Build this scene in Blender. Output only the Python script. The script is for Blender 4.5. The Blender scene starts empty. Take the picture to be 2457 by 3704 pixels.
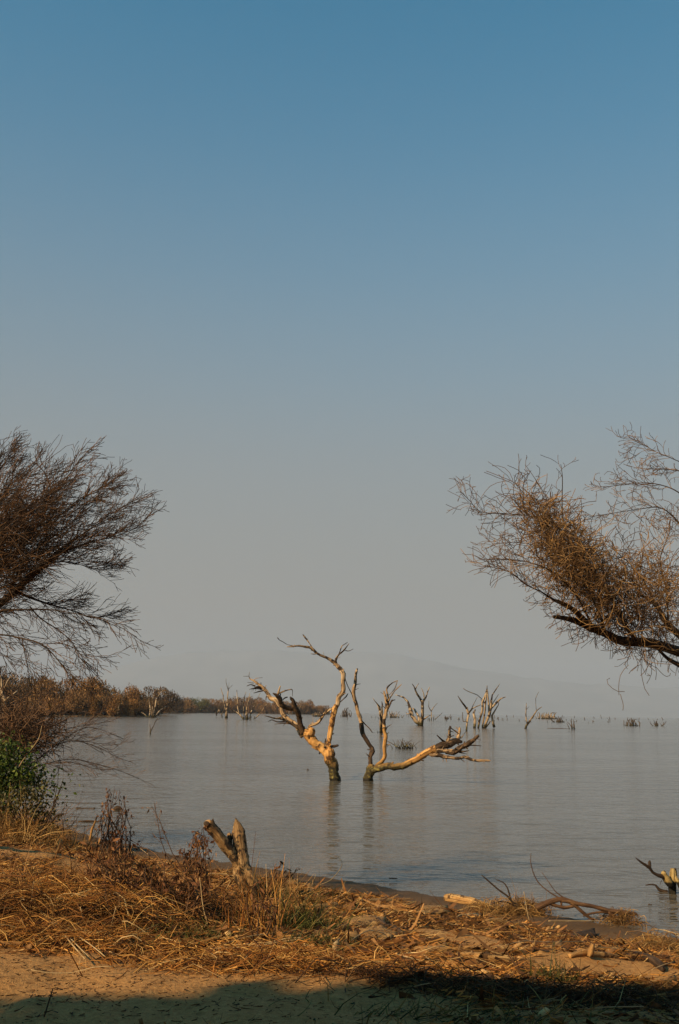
import bpy, math, random
import numpy as np
from mathutils import Matrix, Vector

# ------------------------------------------------------------------ camera, sky, sun, exposure
SC = bpy.context.scene
COL = SC.collection
W, H, F = 2457.0, 3704.0, 3601.0
CAM_Z = 2.25
PITCH = math.atan(725.0 / F)
ROLL = math.radians(0.9)
_f = np.array([0, math.cos(PITCH), math.sin(PITCH)])
_r0 = np.array([1.0, 0, 0]); _u0 = np.array([0, -math.sin(PITCH), math.cos(PITCH)])
_r = math.cos(ROLL) * _r0 + math.sin(ROLL) * _u0
_u = -math.sin(ROLL) * _r0 + math.cos(ROLL) * _u0
CAM = np.array([0, 0, CAM_Z])
cd = bpy.data.cameras.new('camera'); cam = bpy.data.objects.new('camera', cd); COL.objects.link(cam)
cd.sensor_fit = 'VERTICAL'; cd.sensor_height = 36.0; cd.sensor_width = 36.0; cd.lens = 35.0
cd.clip_start = 0.05; cd.clip_end = 60000
cam.matrix_world = Matrix(((_r[0], _u[0], -_f[0], 0), (_r[1], _u[1], -_f[1], 0), (_r[2], _u[2], -_f[2], CAM_Z), (0, 0, 0, 1)))
SC.camera = cam

SUN_EL, SUN_AZ = math.radians(33), math.radians(-50)      # azimuth from straight behind the camera, minus = left
TO_SUN = np.array([math.sin(SUN_AZ) * math.cos(SUN_EL), -math.cos(SUN_AZ) * math.cos(SUN_EL), math.sin(SUN_EL)])
wd = bpy.data.worlds.new('World'); SC.world = wd; wd.use_nodes = True
nt = wd.node_tree; nt.nodes.clear()
sky = nt.nodes.new('ShaderNodeTexSky'); sky.sky_type = 'NISHITA'; sky.sun_disc = False
sky.sun_elevation = SUN_EL
sky.sun_rotation = math.atan2(TO_SUN[0], TO_SUN[1])
sky.altitude = 0; sky.air_density = 1.0; sky.dust_density = 0.5; sky.ozone_density = 4.0
SKY_S = 0.080
HAZE_C, HAZE_D = (0.66, 0.74, 0.89), 0.00008
bg = nt.nodes.new('ShaderNodeBackground'); bg.inputs['Strength'].default_value = SKY_S
wo = nt.nodes.new('ShaderNodeOutputWorld')
# dusty dry-season air: the clear sky thickens to grey dust toward the horizon, the same all round
tint = nt.nodes.new('ShaderNodeMix'); tint.data_type = 'RGBA'; tint.blend_type = 'MULTIPLY'; tint.inputs[0].default_value = 1.0
nt.links.new(sky.outputs[0], tint.inputs[6]); tint.inputs[7].default_value = (0.04, 1.36, 1.33, 1)
wtc = nt.nodes.new('ShaderNodeTexCoord'); wsp = nt.nodes.new('ShaderNodeSeparateXYZ'); nt.links.new(wtc.outputs['Generated'], wsp.inputs[0])
asn = nt.nodes.new('ShaderNodeMath'); asn.operation = 'ARCSINE'; nt.links.new(wsp.outputs[2], asn.inputs[0])
deg = nt.nodes.new('ShaderNodeMath'); deg.operation = 'MULTIPLY'; deg.inputs[1].default_value = 2 / math.pi; nt.links.new(asn.outputs[0], deg.inputs[0])
dr = nt.nodes.new('ShaderNodeValToRGB'); el = dr.color_ramp.elements; dr.color_ramp.interpolation = 'EASE'
dr.color_ramp.interpolation = 'B_SPLINE'
DUST = [(0, 1.0), (3, .99), (8, .95), (14, .83), (19, .64), (25, .40), (32, .17), (40, .04), (52, 0)]
while len(el) > 1: el.remove(el[-1])
el[0].position = 0; el[0].color = (1, 1, 1, 1)
for a_, v_ in DUST[1:]:
    e_ = el.new(a_ / 90.0); e_.color = (v_, v_, v_, 1)
nt.links.new(deg.outputs[0], dr.inputs[0])
dm = nt.nodes.new('ShaderNodeMix'); dm.data_type = 'RGBA'; nt.links.new(dr.outputs[0], dm.inputs[0]); nt.links.new(tint.outputs[2], dm.inputs[6])
dm.inputs[7].default_value = (0.258 / SKY_S, 0.231 / SKY_S, 0.205 / SKY_S, 1)
nt.links.new(dm.outputs[2], bg.inputs[0]); nt.links.new(bg.outputs[0], wo.inputs[0])
sl = bpy.data.lights.new('sun', 'SUN'); sl.energy = 5.0; sl.angle = math.radians(1.0); sl.color = (1.0, 0.75, 0.44)
so = bpy.data.objects.new('sun', sl); COL.objects.link(so)
so.rotation_euler = Vector(TO_SUN).to_track_quat('Z', 'Y').to_euler(); so.location = (-6, -14, 14)
SC.view_settings.view_transform = 'Standard'; SC.view_settings.look = 'None'
SC.view_settings.exposure = 0.36; SC.view_settings.gamma = 1.0; SC.view_settings.use_curve_mapping = False

# ------------------------------------------------------------------ numeric helpers
RNG = np.random.default_rng(7)

def ray(px, py):
    d = _f * F + (px - W / 2) * _r - (py - H / 2) * _u
    return d / np.linalg.norm(d)

def P(px, py, depth):                       # the point on that sight line at distance y = depth
    d = ray(px, py)
    return CAM + d * (depth / d[1])

def Pz(px, py, z=0.0):                      # where the sight line meets height z
    d = ray(px, py)
    return CAM + d * ((z - CAM_Z) / d[2])

def _hash(ix, iy, iz, seed):
    h = (ix * 374761393 + iy * 668265263 + iz * 2147483647 + seed * 974634777) & 0xFFFFFFFF
    h = ((h ^ (h >> 13)) * 1274126177) & 0xFFFFFFFF
    h = (h ^ (h >> 16)) & 0xFFFFFFFF
    return h / 4294967295.0

def vnoise(p, seed=0):                      # value noise, p (n,3) -> -1..1
    p = np.asarray(p, float); i = np.floor(p).astype(np.int64); f = p - i
    f = f * f * (3 - 2 * f); out = 0
    for dx in (0, 1):
        for dy in (0, 1):
            for dz in (0, 1):
                w = (f[:, 0] if dx else 1 - f[:, 0]) * (f[:, 1] if dy else 1 - f[:, 1]) * (f[:, 2] if dz else 1 - f[:, 2])
                out = out + w * _hash(i[:, 0] + dx, i[:, 1] + dy, i[:, 2] + dz, seed)
    return out * 2 - 1

def fbm2(x, y, scale, seed=0, octv=3):
    x = np.atleast_1d(np.asarray(x, float)); y = np.atleast_1d(np.asarray(y, float))
    out = np.zeros(np.broadcast(x, y).shape).ravel(); a = 1.0; s = scale; t = 0
    X = np.broadcast_to(x, np.broadcast(x, y).shape).ravel(); Y = np.broadcast_to(y, np.broadcast(x, y).shape).ravel()
    for o in range(octv):
        out = out + a * vnoise(np.stack([X * s, Y * s, np.full_like(X, o * 7.3)], 1), seed + o); t += a; a *= 0.5; s *= 2.03
    return out / t

# ------------------------------------------------------------------ mesh helpers
def mk_mesh(name, V, faces, uv=None, smooth=True):
    """faces: list of (m,k) int arrays; uv per loop list of (m,k,2) arrays in the same order."""
    me = bpy.data.meshes.new(name)
    V = np.asarray(V, np.float32).reshape(-1, 3)
    faces = [np.asarray(f, np.int32) for f in faces if len(f)]
    nl = sum(f.size for f in faces); npoly = sum(len(f) for f in faces)
    me.vertices.add(len(V)); me.vertices.foreach_set('co', V.ravel())
    me.loops.add(nl); me.polygons.add(npoly)
    me.loops.foreach_set('vertex_index', np.concatenate([f.ravel() for f in faces]))
    tot = np.concatenate([np.full(len(f), f.shape[1], np.int32) for f in faces])
    st = np.concatenate([[0], np.cumsum(tot)[:-1]]).astype(np.int32)
    me.polygons.foreach_set('loop_start', st)
    me.polygons.foreach_set('loop_total', tot)
    if smooth: me.polygons.foreach_set('use_smooth', np.ones(npoly, bool))
    if uv is not None:
        ul = me.uv_layers.new(name='UVMap')
        ul.data.foreach_set('uv', np.concatenate([np.asarray(u, np.float32).ravel() for u in uv]))
    me.update(calc_edges=True); me.validate()
    return me

class MB:
    def __init__(s): s.V = []; s.Q = []; s.T = []; s.qu = []; s.tu = []; s.n = 0
    def add(s, V, Q=None, T=None, qu=None, tu=None):
        V = np.asarray(V, float).reshape(-1, 3)
        if Q is not None and len(Q):
            Q = np.asarray(Q); s.Q.append(Q + s.n); s.qu.append(np.zeros(Q.shape + (2,)) if qu is None else qu)
        if T is not None and len(T):
            T = np.asarray(T); s.T.append(T + s.n); s.tu.append(np.zeros(T.shape + (2,)) if tu is None else tu)
        s.V.append(V); s.n += len(V)
    def mesh(s, name, origin=(0, 0, 0), smooth=True):
        V = np.concatenate(s.V) - np.asarray(origin)
        fs, us = [], []
        if s.Q: fs.append(np.concatenate(s.Q)); us.append(np.concatenate(s.qu))
        if s.T: fs.append(np.concatenate(s.T)); us.append(np.concatenate(s.tu))
        return mk_mesh(name, V, fs, us, smooth)

def link(name, me, mat=None, parent=None, loc=None):
    o = bpy.data.objects.new(name, me); COL.objects.link(o)
    if mat is not None and me is not None: me.materials.clear(); me.materials.append(mat)
    if parent is not None: o.parent = parent
    if loc is not None: o.location = tuple(loc)
    return o

def tag(o, label=None, cat=None, group=None, kind=None):
    if label: o['label'] = label
    if cat: o['category'] = cat
    if group: o['group'] = group
    if kind: o['kind'] = kind
    return o

def empty(name, loc, label, cat, group=None):
    o = bpy.data.objects.new(name, None); COL.objects.link(o); o.location = tuple(loc); o.empty_display_size = 0.2
    return tag(o, label, cat, group)

def tubes(mb, PP, RR, sides=5, cap=True, gnarl=0.0, gscale=8.0, seed=0):
    """PP (n,k,3) polylines, RR (n,k) radii: n tubes of equal point count."""
    PP = np.asarray(PP, float); RR = np.asarray(RR, float)
    if PP.ndim == 2: PP = PP[None]; RR = RR[None]
    n, k, _ = PP.shape
    T = np.gradient(PP, axis=1); T /= (np.linalg.norm(T, axis=2, keepdims=True) + 1e-9)
    mt = np.abs(T).mean(1); ref = np.eye(3)[np.argmin(mt, 1)][:, None, :]
    N = np.cross(T, np.broadcast_to(ref, T.shape)); N /= (np.linalg.norm(N, axis=2, keepdims=True) + 1e-9)
    B = np.cross(T, N)
    a = np.arange(sides) * 2 * np.pi / sides
    ring = N[:, :, None, :] * np.cos(a)[None, None, :, None] + B[:, :, None, :] * np.sin(a)[None, None, :, None]
    R4 = np.repeat(RR[:, :, None], sides, 2)
    V = PP[:, :, None, :] + ring * R4[..., None]
    if gnarl:
        q = V.reshape(-1, 3)
        Lg = np.concatenate([np.zeros((n, 1)), np.cumsum(np.linalg.norm(np.diff(PP, axis=1), axis=2), 1)], 1)
        qq = np.stack([np.broadcast_to(np.cos(a) * 2.2, R4.shape), np.broadcast_to(np.sin(a) * 2.2, R4.shape), np.repeat(Lg[:, :, None], sides, 2) * gscale * .16], -1).reshape(-1, 3)
        g = 1 + gnarl * (0.4 * vnoise(q * gscale, seed) + 0.5 * vnoise(q * gscale * 2.7, seed + 5) + 0.9 * vnoise(qq + seed * 3.1, seed + 9))
        V = PP[:, :, None, :] + ring * (R4 * g.reshape(R4.shape))[..., None]
    base = (np.arange(n) * k * sides)[:, None, None]
    i = np.arange(k - 1)[None, :, None] * sides; j = np.arange(sides)[None, None, :]; j2 = (j + 1) % sides
    Q = np.stack([base + i + j, base + i + j2, base + i + sides + j2, base + i + sides + j], -1).reshape(-1, 4)
    seg = np.linalg.norm(np.diff(PP, axis=1), axis=2); L = np.concatenate([np.zeros((n, 1)), np.cumsum(seg, 1)], 1)
    per = 2 * np.pi * RR.mean(1)
    u0 = (j / sides) + np.zeros((n, k - 1, sides)); u1 = u0 + 1.0 / sides
    off = (np.arange(n) * 0.37)[:, None, None]
    u0 = u0 * per[:, None, None] + off; u1 = u1 * per[:, None, None] + off
    v0 = np.repeat(L[:, :-1, None], sides, 2); v1 = np.repeat(L[:, 1:, None], sides, 2)
    qu = np.stack([np.stack([u0, v0], -1), np.stack([u1, v0], -1), np.stack([u1, v1], -1), np.stack([u0, v1], -1)], -2).reshape(-1, 4, 2)
    Vf = V.reshape(-1, 3)
    Tt = None
    if cap:
        c0 = PP[:, 0]; c1 = PP[:, -1]; nb = n * k * sides
        Vf = np.concatenate([Vf, c0, c1])
        b = (np.arange(n) * k * sides)[:, None]; jj = np.arange(sides)[None]; jn = (jj + 1) % sides
        t0 = np.stack([np.broadcast_to((nb + np.arange(n))[:, None], (n, sides)), b + jn, b + jj], -1).reshape(-1, 3)
        e = b + (k - 1) * sides
        t1 = np.stack([np.broadcast_to((nb + n + np.arange(n))[:, None], (n, sides)), e + jj, e + jn], -1).reshape(-1, 3)
        Tt = np.concatenate([t0, t1])
    mb.add(Vf, Q, Tt, qu)

def smooth_line(pts, step):
    """Catmull-Rom through (x,y,z,r) rows, resampled about every step metres."""
    p = np.asarray(pts, float)
    if len(p) < 2: return p
    ext = np.vstack([2 * p[0] - p[1], p, 2 * p[-1] - p[-2]]); ext[:, 3] = np.maximum(ext[:, 3], 1e-4)
    out = []
    for i in range(1, len(ext) - 2):
        a, b, c, d = ext[i - 1], ext[i], ext[i + 1], ext[i + 2]
        m = max(1, int(np.ceil(np.linalg.norm(c[:3] - b[:3]) / step)))
        for t in np.arange(m) / m:
            q = 0.5 * ((2 * b) + (c - a) * t + (2 * a - 5 * b + 4 * c - d) * t * t + (3 * b - a - 3 * c + d) * t ** 3)
            q[3] = b[3] * (1 - t) + c[3] * t
            out.append(q)
    out.append(p[-1])
    return np.array(out)

# ------------------------------------------------------------------ material helpers
def new_mat(name):
    m = bpy.data.materials.new(name); m.use_nodes = True; nt = m.node_tree
    b = nt.nodes['Principled BSDF']; return m, nt, b

def N(nt, typ, **kw):
    n = nt.nodes.new(typ)
    for k, v in kw.items():
        if k.startswith('i_'):
            key = k[2:]; key = int(key) if key.isdigit() else key.replace('_', ' ')
            n.inputs[key].default_value = v
        else: setattr(n, k, v)
    return n

def ramp(nt, stops, interp='LINEAR'):
    r = nt.nodes.new('ShaderNodeValToRGB'); r.color_ramp.interpolation = interp
    e = r.color_ramp.elements
    while len(e) > 1: e.remove(e[-1])
    e[0].position = stops[0][0]; e[0].color = (*stops[0][1], 1)
    for pos, c in stops[1:]:
        x = e.new(pos); x.color = (*c, 1)
    return r

def mix(nt, fac, a, b, typ='MIX'):
    m = nt.nodes.new('ShaderNodeMix'); m.data_type = 'RGBA'; m.blend_type = typ
    for s, v in ((0, fac), (6, a), (7, b)):
        if isinstance(v, (int, float)): m.inputs[s].default_value = v
        elif isinstance(v, tuple): m.inputs[s].default_value = (*v, 1)
        else: nt.links.new(v, m.inputs[s])
    return m.outputs[2]

def straw_mat(name, stops, rough=0.7, trans=0.0, patchy=0.8):
    m, nt, b = new_mat(name)
    g = N(nt, 'ShaderNodeNewGeometry'); r = ramp(nt, stops)
    nt.links.new(g.outputs['Random Per Island'], r.inputs[0])
    tc = N(nt, 'ShaderNodeTexCoord'); nz = N(nt, 'ShaderNodeTexNoise', i_Scale=14.0, i_Detail=3.0)
    nt.links.new(tc.outputs['Object'], nz.inputs['Vector'])
    v = ramp(nt, [(0.3, (0.6, 0.6, 0.6)), (0.7, (1.15, 1.1, 1.05))]); nt.links.new(nz.outputs[0], v.inputs[0])
    c = mix(nt, 1.0, r.outputs[0], v.outputs[0], 'MULTIPLY')
    nz2 = N(nt, 'ShaderNodeTexNoise', i_Scale=1.7, i_Detail=4.0, i_Roughness=0.6); nt.links.new(tc.outputs['Object'], nz2.inputs['Vector'])
    v2 = ramp(nt, [(0.36, (0.42, 0.36, 0.33)), (0.5, (0.95, 0.9, 0.85)), (0.64, (1.2, 1.18, 1.1))]); nt.links.new(nz2.outputs[0], v2.inputs[0])
    c = mix(nt, patchy, c, v2.outputs[0], 'MULTIPLY')
    nt.links.new(c, b.inputs['Base Color']); b.inputs['Roughness'].default_value = rough
    b.inputs['Specular IOR Level'].default_value = 0.25
    if trans:
        t = N(nt, 'ShaderNodeBsdfTranslucent'); nt.links.new(c, t.inputs[0])
        ms = N(nt, 'ShaderNodeMixShader', i_0=trans); nt.links.new(b.outputs[0], ms.inputs[1]); nt.links.new(t.outputs[0], ms.inputs[2])
        nt.links.new(ms.outputs[0], nt.nodes['Material Output'].inputs[0])
    return m

def wood_mat(name, lo, mid, hi, grain=(30.0, 3.0), bump=0.5, rough=0.75, patch=1.5, wet=None, bark=None):
    """long-grain weathered wood on the UVs (metres); wet=(z0,z1,z2): soaked below z0, mossy up to z1..z2 (local height)."""
    m, nt, b = new_mat(name)
    uv = N(nt, 'ShaderNodeUVMap'); mp = N(nt, 'ShaderNodeMapping'); mp.inputs['Scale'].default_value = (grain[0], grain[1], 1)
    nt.links.new(uv.outputs[0], mp.inputs[0])
    n1 = N(nt, 'ShaderNodeTexNoise', i_Scale=1.0, i_Detail=6.0, i_Roughness=0.65); nt.links.new(mp.outputs[0], n1.inputs['Vector'])
    tc = N(nt, 'ShaderNodeTexCoord')
    n2 = N(nt, 'ShaderNodeTexNoise', i_Scale=patch, i_Detail=4.0, i_Roughness=0.6); nt.links.new(tc.outputs['Object'], n2.inputs['Vector'])
    add = N(nt, 'ShaderNodeMath', operation='MULTIPLY_ADD'); nt.links.new(n1.outputs[0], add.inputs[0]); add.inputs[1].default_value = 0.55
    m2 = N(nt, 'ShaderNodeMath', operation='MULTIPLY'); nt.links.new(n2.outputs[0], m2.inputs[0]); m2.inputs[1].default_value = 0.45
    nt.links.new(m2.outputs[0], add.inputs[2])
    r = ramp(nt, [(0.32, lo), (0.5, mid), (0.66, hi)]); nt.links.new(add.outputs[0], r.inputs[0])
    col = r.outputs[0]
    if bark:                                # remnants of dark bark and long drying cracks
        bc, amt, bs = bark
        n5 = N(nt, 'ShaderNodeTexNoise', i_Scale=bs, i_Detail=5.0, i_Roughness=0.7); nt.links.new(tc.outputs['Object'], n5.inputs['Vector'])
        bm = N(nt, 'ShaderNodeMapRange'); nt.links.new(n5.outputs[0], bm.inputs[0]); bm.inputs[1].default_value = 0.62 - amt * .3; bm.inputs[2].default_value = 0.66 - amt * .3
        col = mix(nt, bm.outputs[0], col, bc)
        mp2 = N(nt, 'ShaderNodeMapping'); mp2.inputs['Scale'].default_value = (grain[0] * 1.1, grain[1] * .55, 1); mp2.inputs['Location'].default_value = (3.3, 1.7, 0)
        nt.links.new(uv.outputs[0], mp2.inputs[0]); n6 = N(nt, 'ShaderNodeTexNoise', i_Scale=1.0, i_Detail=3.0); nt.links.new(mp2.outputs[0], n6.inputs['Vector'])
        cr_ = N(nt, 'ShaderNodeMapRange'); nt.links.new(n6.outputs[0], cr_.inputs[0]); cr_.inputs[1].default_value = 0.36; cr_.inputs[2].default_value = 0.42; cr_.inputs[3].default_value = 0.75; cr_.inputs[4].default_value = 0
        col = mix(nt, cr_.outputs[0], col, bc)
    if wet:
        sp = N(nt, 'ShaderNodeSeparateXYZ'); nt.links.new(tc.outputs['Object'], sp.inputs[0])
        jit = N(nt, 'ShaderNodeMath', operation='MULTIPLY_ADD'); nt.links.new(n2.outputs[0], jit.inputs[0]); jit.inputs[1].default_value = -0.7 * (wet[2] - wet[1] + 0.12); nt.links.new(sp.outputs[2], jit.inputs[2])
        moss_c = ramp(nt, [(0.35, (0.018, 0.014, 0.007)), (0.55, (0.06, 0.045, 0.016)), (0.68, (0.22, 0.17, 0.045))])
        n3 = N(nt, 'ShaderNodeTexNoise', i_Scale=11.0, i_Detail=4.0); nt.links.new(tc.outputs['Object'], n3.inputs['Vector']); nt.links.new(n3.outputs[0], moss_c.inputs[0])
        mr = N(nt, 'ShaderNodeMapRange'); nt.links.new(jit.outputs[0], mr.inputs[0])
        mr.inputs[1].default_value = wet[1] - 0.35 * (wet[2] - wet[1] + 0.12); mr.inputs[2].default_value = wet[2] - 0.35 * (wet[2] - wet[1] + 0.12)
        mr.inputs[3].default_value = 1; mr.inputs[4].default_value = 0
        col = mix(nt, mr.outputs[0], col, moss_c.outputs[0])
        mw = N(nt, 'ShaderNodeMapRange'); nt.links.new(sp.outputs[2], mw.inputs[0])
        mw.inputs[1].default_value = wet[0]; mw.inputs[2].default_value = wet[0] + 0.03; mw.inputs[3].default_value = 0.85; mw.inputs[4].default_value = 0
        col = mix(nt, mw.outputs[0], col, (0.012, 0.010, 0.008))
    nt.links.new(col, b.inputs['Base Color']); b.inputs['Roughness'].default_value = rough
    b.inputs['Specular IOR Level'].default_value = 0.2
    bp = N(nt, 'ShaderNodeBump', i_Strength=bump, i_Distance=0.05); nt.links.new(n1.outputs[0], bp.inputs['Height']); nt.links.new(bp.outputs[0], b.inputs['Normal'])
    return m

M = {}
BK = (0.035, 0.020, 0.011)
M['tree_a'] = wood_mat('debarked_wood', (0.20, 0.09, 0.028), (0.52, 0.26, 0.078), (0.70, 0.42, 0.16), (15, 1.4), 0.8, wet=(0.07, 0.45, 0.75), bark=((0.09, 0.042, 0.018), .28, 2.6))
M['tree_top'] = wood_mat('weathered_branch', (0.10, 0.065, 0.040), (0.36, 0.22, 0.11), (0.58, 0.43, 0.27), (20, 2.2), 0.8, patch=2.5, bark=(BK, .42, 3.2))
M['tree_dark'] = wood_mat('dark_bark', (0.03, 0.018, 0.010), (0.085, 0.048, 0.025), (0.22, 0.13, 0.07), (20, 2.2), 0.8, patch=2.5, bark=(BK, .5, 3.0))
M['far_dead'] = wood_mat('bleached_far_wood', (0.12, 0.08, 0.05), (0.36, 0.25, 0.15), (0.62, 0.48, 0.33), (4, .6), 0.5, patch=0.6, wet=(0.12, 0.5, 0.95), bark=(BK, .42, 1.0))
M['far_dark'] = wood_mat('dark_far_wood', (0.03, 0.02, 0.015), (0.08, 0.055, 0.038), (0.18, 0.125, 0.08), (4, .6), 0.4, patch=0.6, wet=(0.1, 0.2, 0.4))
M['thorn_bark'] = wood_mat('thorn_bark', (0.018, 0.012, 0.009), (0.045, 0.028, 0.018), (0.12, 0.07, 0.038), (40, 6), 0.7)
M['stump'] = wood_mat('stump_bark', (0.10, 0.055, 0.024), (0.34, 0.19, 0.08), (0.60, 0.40, 0.19), (34, 3.5), 1.0, patch=6, bark=((0.06, 0.037, 0.022), .34, 7.0))
M['drift'] = wood_mat('driftwood', (0.14, 0.065, 0.022), (0.42, 0.22, 0.075), (0.64, 0.40, 0.16), (45, 3), 0.8, patch=4, bark=((0.10, 0.05, 0.02), .18, 7.0))
M['drift_dark'] = wood_mat('dark_driftwood', (0.018, 0.011, 0.008), (0.055, 0.033, 0.02), (0.14, 0.08, 0.042), (45, 4), 0.8, patch=4)
M['drift_red'] = wood_mat('reddish_driftwood', (0.035, 0.018, 0.010), (0.11, 0.055, 0.028), (0.24, 0.13, 0.06), (45, 4), 0.8, patch=4)
M['pale_stem'] = wood_mat('pale_stem', (0.22, 0.135, 0.06), (0.44, 0.30, 0.15), (0.60, 0.45, 0.27), (60, 6), 0.4, patch=5)
M['water_stump'] = wood_mat('water_stump', (0.14, 0.085, 0.032), (0.40, 0.27, 0.10), (0.56, 0.42, 0.20), (34, 2.5), 0.9, patch=4, wet=(0.14, 0.15, 0.17), bark=((0.07, 0.04, 0.014), .25, 6.0))
M['twig_l'] = straw_mat('dark_twigs', [(0, (0.018, 0.012, 0.008)), (0.6, (0.06, 0.034, 0.018)), (1, (0.20, 0.105, 0.045))], 0.8)
M['twig_r'] = straw_mat('brown_twigs', [(0, (0.045, 0.026, 0.014)), (0.5, (0.17, 0.095, 0.04)), (1, (0.40, 0.25, 0.11))], 0.8)
M['twig_red'] = straw_mat('reddish_twigs', [(0, (0.025, 0.015, 0.010)), (0.5, (0.085, 0.045, 0.024)), (1, (0.24, 0.135, 0.07))], 0.8)
M['straw'] = straw_mat('straw', [(0, (0.045, 0.016, 0.004)), (0.3, (0.24, 0.09, 0.018)), (0.65, (0.50, 0.225, 0.048)), (0.92, (0.64, 0.38, 0.115)), (1, (0.64, 0.47, 0.24))], 0.7, 0.1)
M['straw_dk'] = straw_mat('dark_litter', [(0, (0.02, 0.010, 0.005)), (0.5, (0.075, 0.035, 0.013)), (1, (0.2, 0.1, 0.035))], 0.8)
M['straw_gold'] = straw_mat('golden_grass', [(0, (0.12, 0.055, 0.015)), (0.4, (0.30, 0.15, 0.045)), (0.8, (0.46, 0.27, 0.09)), (1, (0.58, 0.40, 0.18))], 0.7, 0.2)
M['weed'] = straw_mat('dry_weed', [(0, (0.06, 0.022, 0.010)), (0.5, (0.21, 0.085, 0.032)), (1, (0.40, 0.22, 0.09))], 0.75, 0.15)
M['green'] = straw_mat('green_leaf', [(0, (0.02, 0.03, 0.008)), (0.5, (0.07, 0.12, 0.02)), (0.85, (0.15, 0.21, 0.035)), (1, (0.22, 0.19, 0.06))], 0.5, 0.25)
M['olive'] = straw_mat('olive_leaf', [(0, (0.03, 0.03, 0.01)), (0.5, (0.09, 0.085, 0.025)), (1, (0.2, 0.16, 0.06))], 0.6, 0.2)
M['grass'] = straw_mat('green_grass', [(0, (0.025, 0.03, 0.008)), (0.4, (0.06, 0.075, 0.015)), (0.75, (0.13, 0.125, 0.03)), (1, (0.34, 0.23, 0.08))], 0.6, 0.2)
M['chips'] = straw_mat('wood_chips', [(0, (0.09, 0.04, 0.014)), (0.5, (0.32, 0.16, 0.055)), (1, (0.56, 0.36, 0.16))], 0.75)
M['bark'] = straw_mat('bark_flake', [(0, (0.05, 0.022, 0.009)), (0.5, (0.19, 0.085, 0.028)), (1, (0.36, 0.19, 0.07))], 0.8)
M['shade_leaf'] = straw_mat('shade_leaf', [(0, (0.03, 0.025, 0.01)), (1, (0.08, 0.07, 0.03))], 0.6)

def shrub_mat(name, stops):
    m = straw_mat(name, stops, 0.85, 0.2); return m
M['shrub_brown'] = shrub_mat('brown_shrub', [(0, (0.10, 0.055, 0.022)), (0.5, (0.26, 0.145, 0.055)), (1, (0.44, 0.26, 0.11))])
M['shrub_rust'] = shrub_mat('rust_shrub', [(0, (0.13, 0.06, 0.02)), (0.5, (0.32, 0.165, 0.055)), (1, (0.52, 0.30, 0.11))])
M['shrub_dark'] = shrub_mat('dark_shrub', [(0, (0.055, 0.035, 0.018)), (0.5, (0.14, 0.085, 0.04)), (1, (0.28, 0.17, 0.08))])
M['shrub_green'] = shrub_mat('green_shrub', [(0, (0.06, 0.06, 0.016)), (0.5, (0.14, 0.135, 0.03)), (1, (0.26, 0.23, 0.06))])

# ------------------------------------------------------------------ the setting: ground, far shore, water
SHORE_PX = [(-60, 2965), (200, 2985), (350, 3030), (600, 3086), (900, 3132), (1300, 3192), (1700, 3262), (1950, 3302), (2200, 3345), (2457, 3400), (2700, 3455)]
_s = np.array([Pz(x, y) for x, y in SHORE_PX])
SX = np.concatenate([[-400, -60, -25, -12, -8.6], _s[:, 0], [8, 30, 400]])
SY = np.concatenate([[60, 48, 40, 31, 25.5], _s[:, 1], [_s[-1, 1] - 1.6, 2, -60]])

def shore_y(x): return np.interp(x, SX, SY)

def ground_h(x, y, detail=True):
    x = np.atleast_1d(np.asarray(x, float)); y = np.atleast_1d(np.asarray(y, float))
    d = shore_y(x) - y
    z = np.interp(d, [-400, -30, -4, -1, 0, 1, 2, 4, 7, 10, 30, 400], [-3.0, -1.8, -0.35, -0.07, 0, 0.05, 0.13, 0.34, 0.55, 0.62, 0.8, 2.5])
    if detail:
        on = np.clip((d - 0.6) / 1.2, 0, 1)
        z = z + on * (0.06 * fbm2(x, y, 0.9, 3, 3) + 0.035 * fbm2(x, y, 3.6, 9, 3)) + 0.009 * fbm2(x, y, 7, 21, 3)
        # sandy hump and litter banks
        z = z + 0.16 * np.exp(-(((x + 4.1) / 1.5) ** 2 + ((y - 12.2) / 0.9) ** 2))
        z = z + 0.10 * np.exp(-(((x + 2.9) / 1.2) ** 2 + ((y - 8.6) / 1.0) ** 2))
        z = z + 0.07 * np.exp(-(((x - 1.6) / 1.6) ** 2 + ((y - 8.2) / 0.35) ** 2))
    return z

def G(px, py):                              # where a sight line meets the ground
    d = ray(px, py); t0, t1 = 3.0, 60.0
    ts = np.linspace(2.0, 30.0, 700); pts = CAM + ts[:, None] * d
    below = pts[:, 2] < np.maximum(ground_h(pts[:, 0], pts[:, 1]), -0.02)
    i = np.argmax(below) if below.any() else len(ts) - 1
    return pts[i]

def axis(parts):
    out = []
    for a, b, s in parts: out.append(np.arange(a, b, s))
    return np.concatenate(out + [[parts[-1][1]]])
gx = axis([(-400, -60, 20), (-60, -12, 3), (-12, -6.2, 0.4), (-6.2, 6.2, 0.055), (6.2, 14, 0.5), (14, 60, 4), (60, 400, 20)])
gy = axis([(-60, -10, 5), (-10, 3.5, 0.6), (3.5, 19, 0.055), (19, 32, 0.5), (32, 80, 4), (80, 400, 20)])
XX, YY = np.meshgrid(gx, gy); ZZ = ground_h(XX.ravel(), YY.ravel())
V = np.stack([XX.ravel(), YY.ravel(), ZZ], 1); nx, ny = len(gx), len(gy)
ii, jj = np.meshgrid(np.arange(ny - 1), np.arange(nx - 1), indexing='ij'); a0 = (ii * nx + jj).ravel()
ground_me = mk_mesh('ground', V, [np.stack([a0, a0 + 1, a0 + nx + 1, a0 + nx], 1)])

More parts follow.
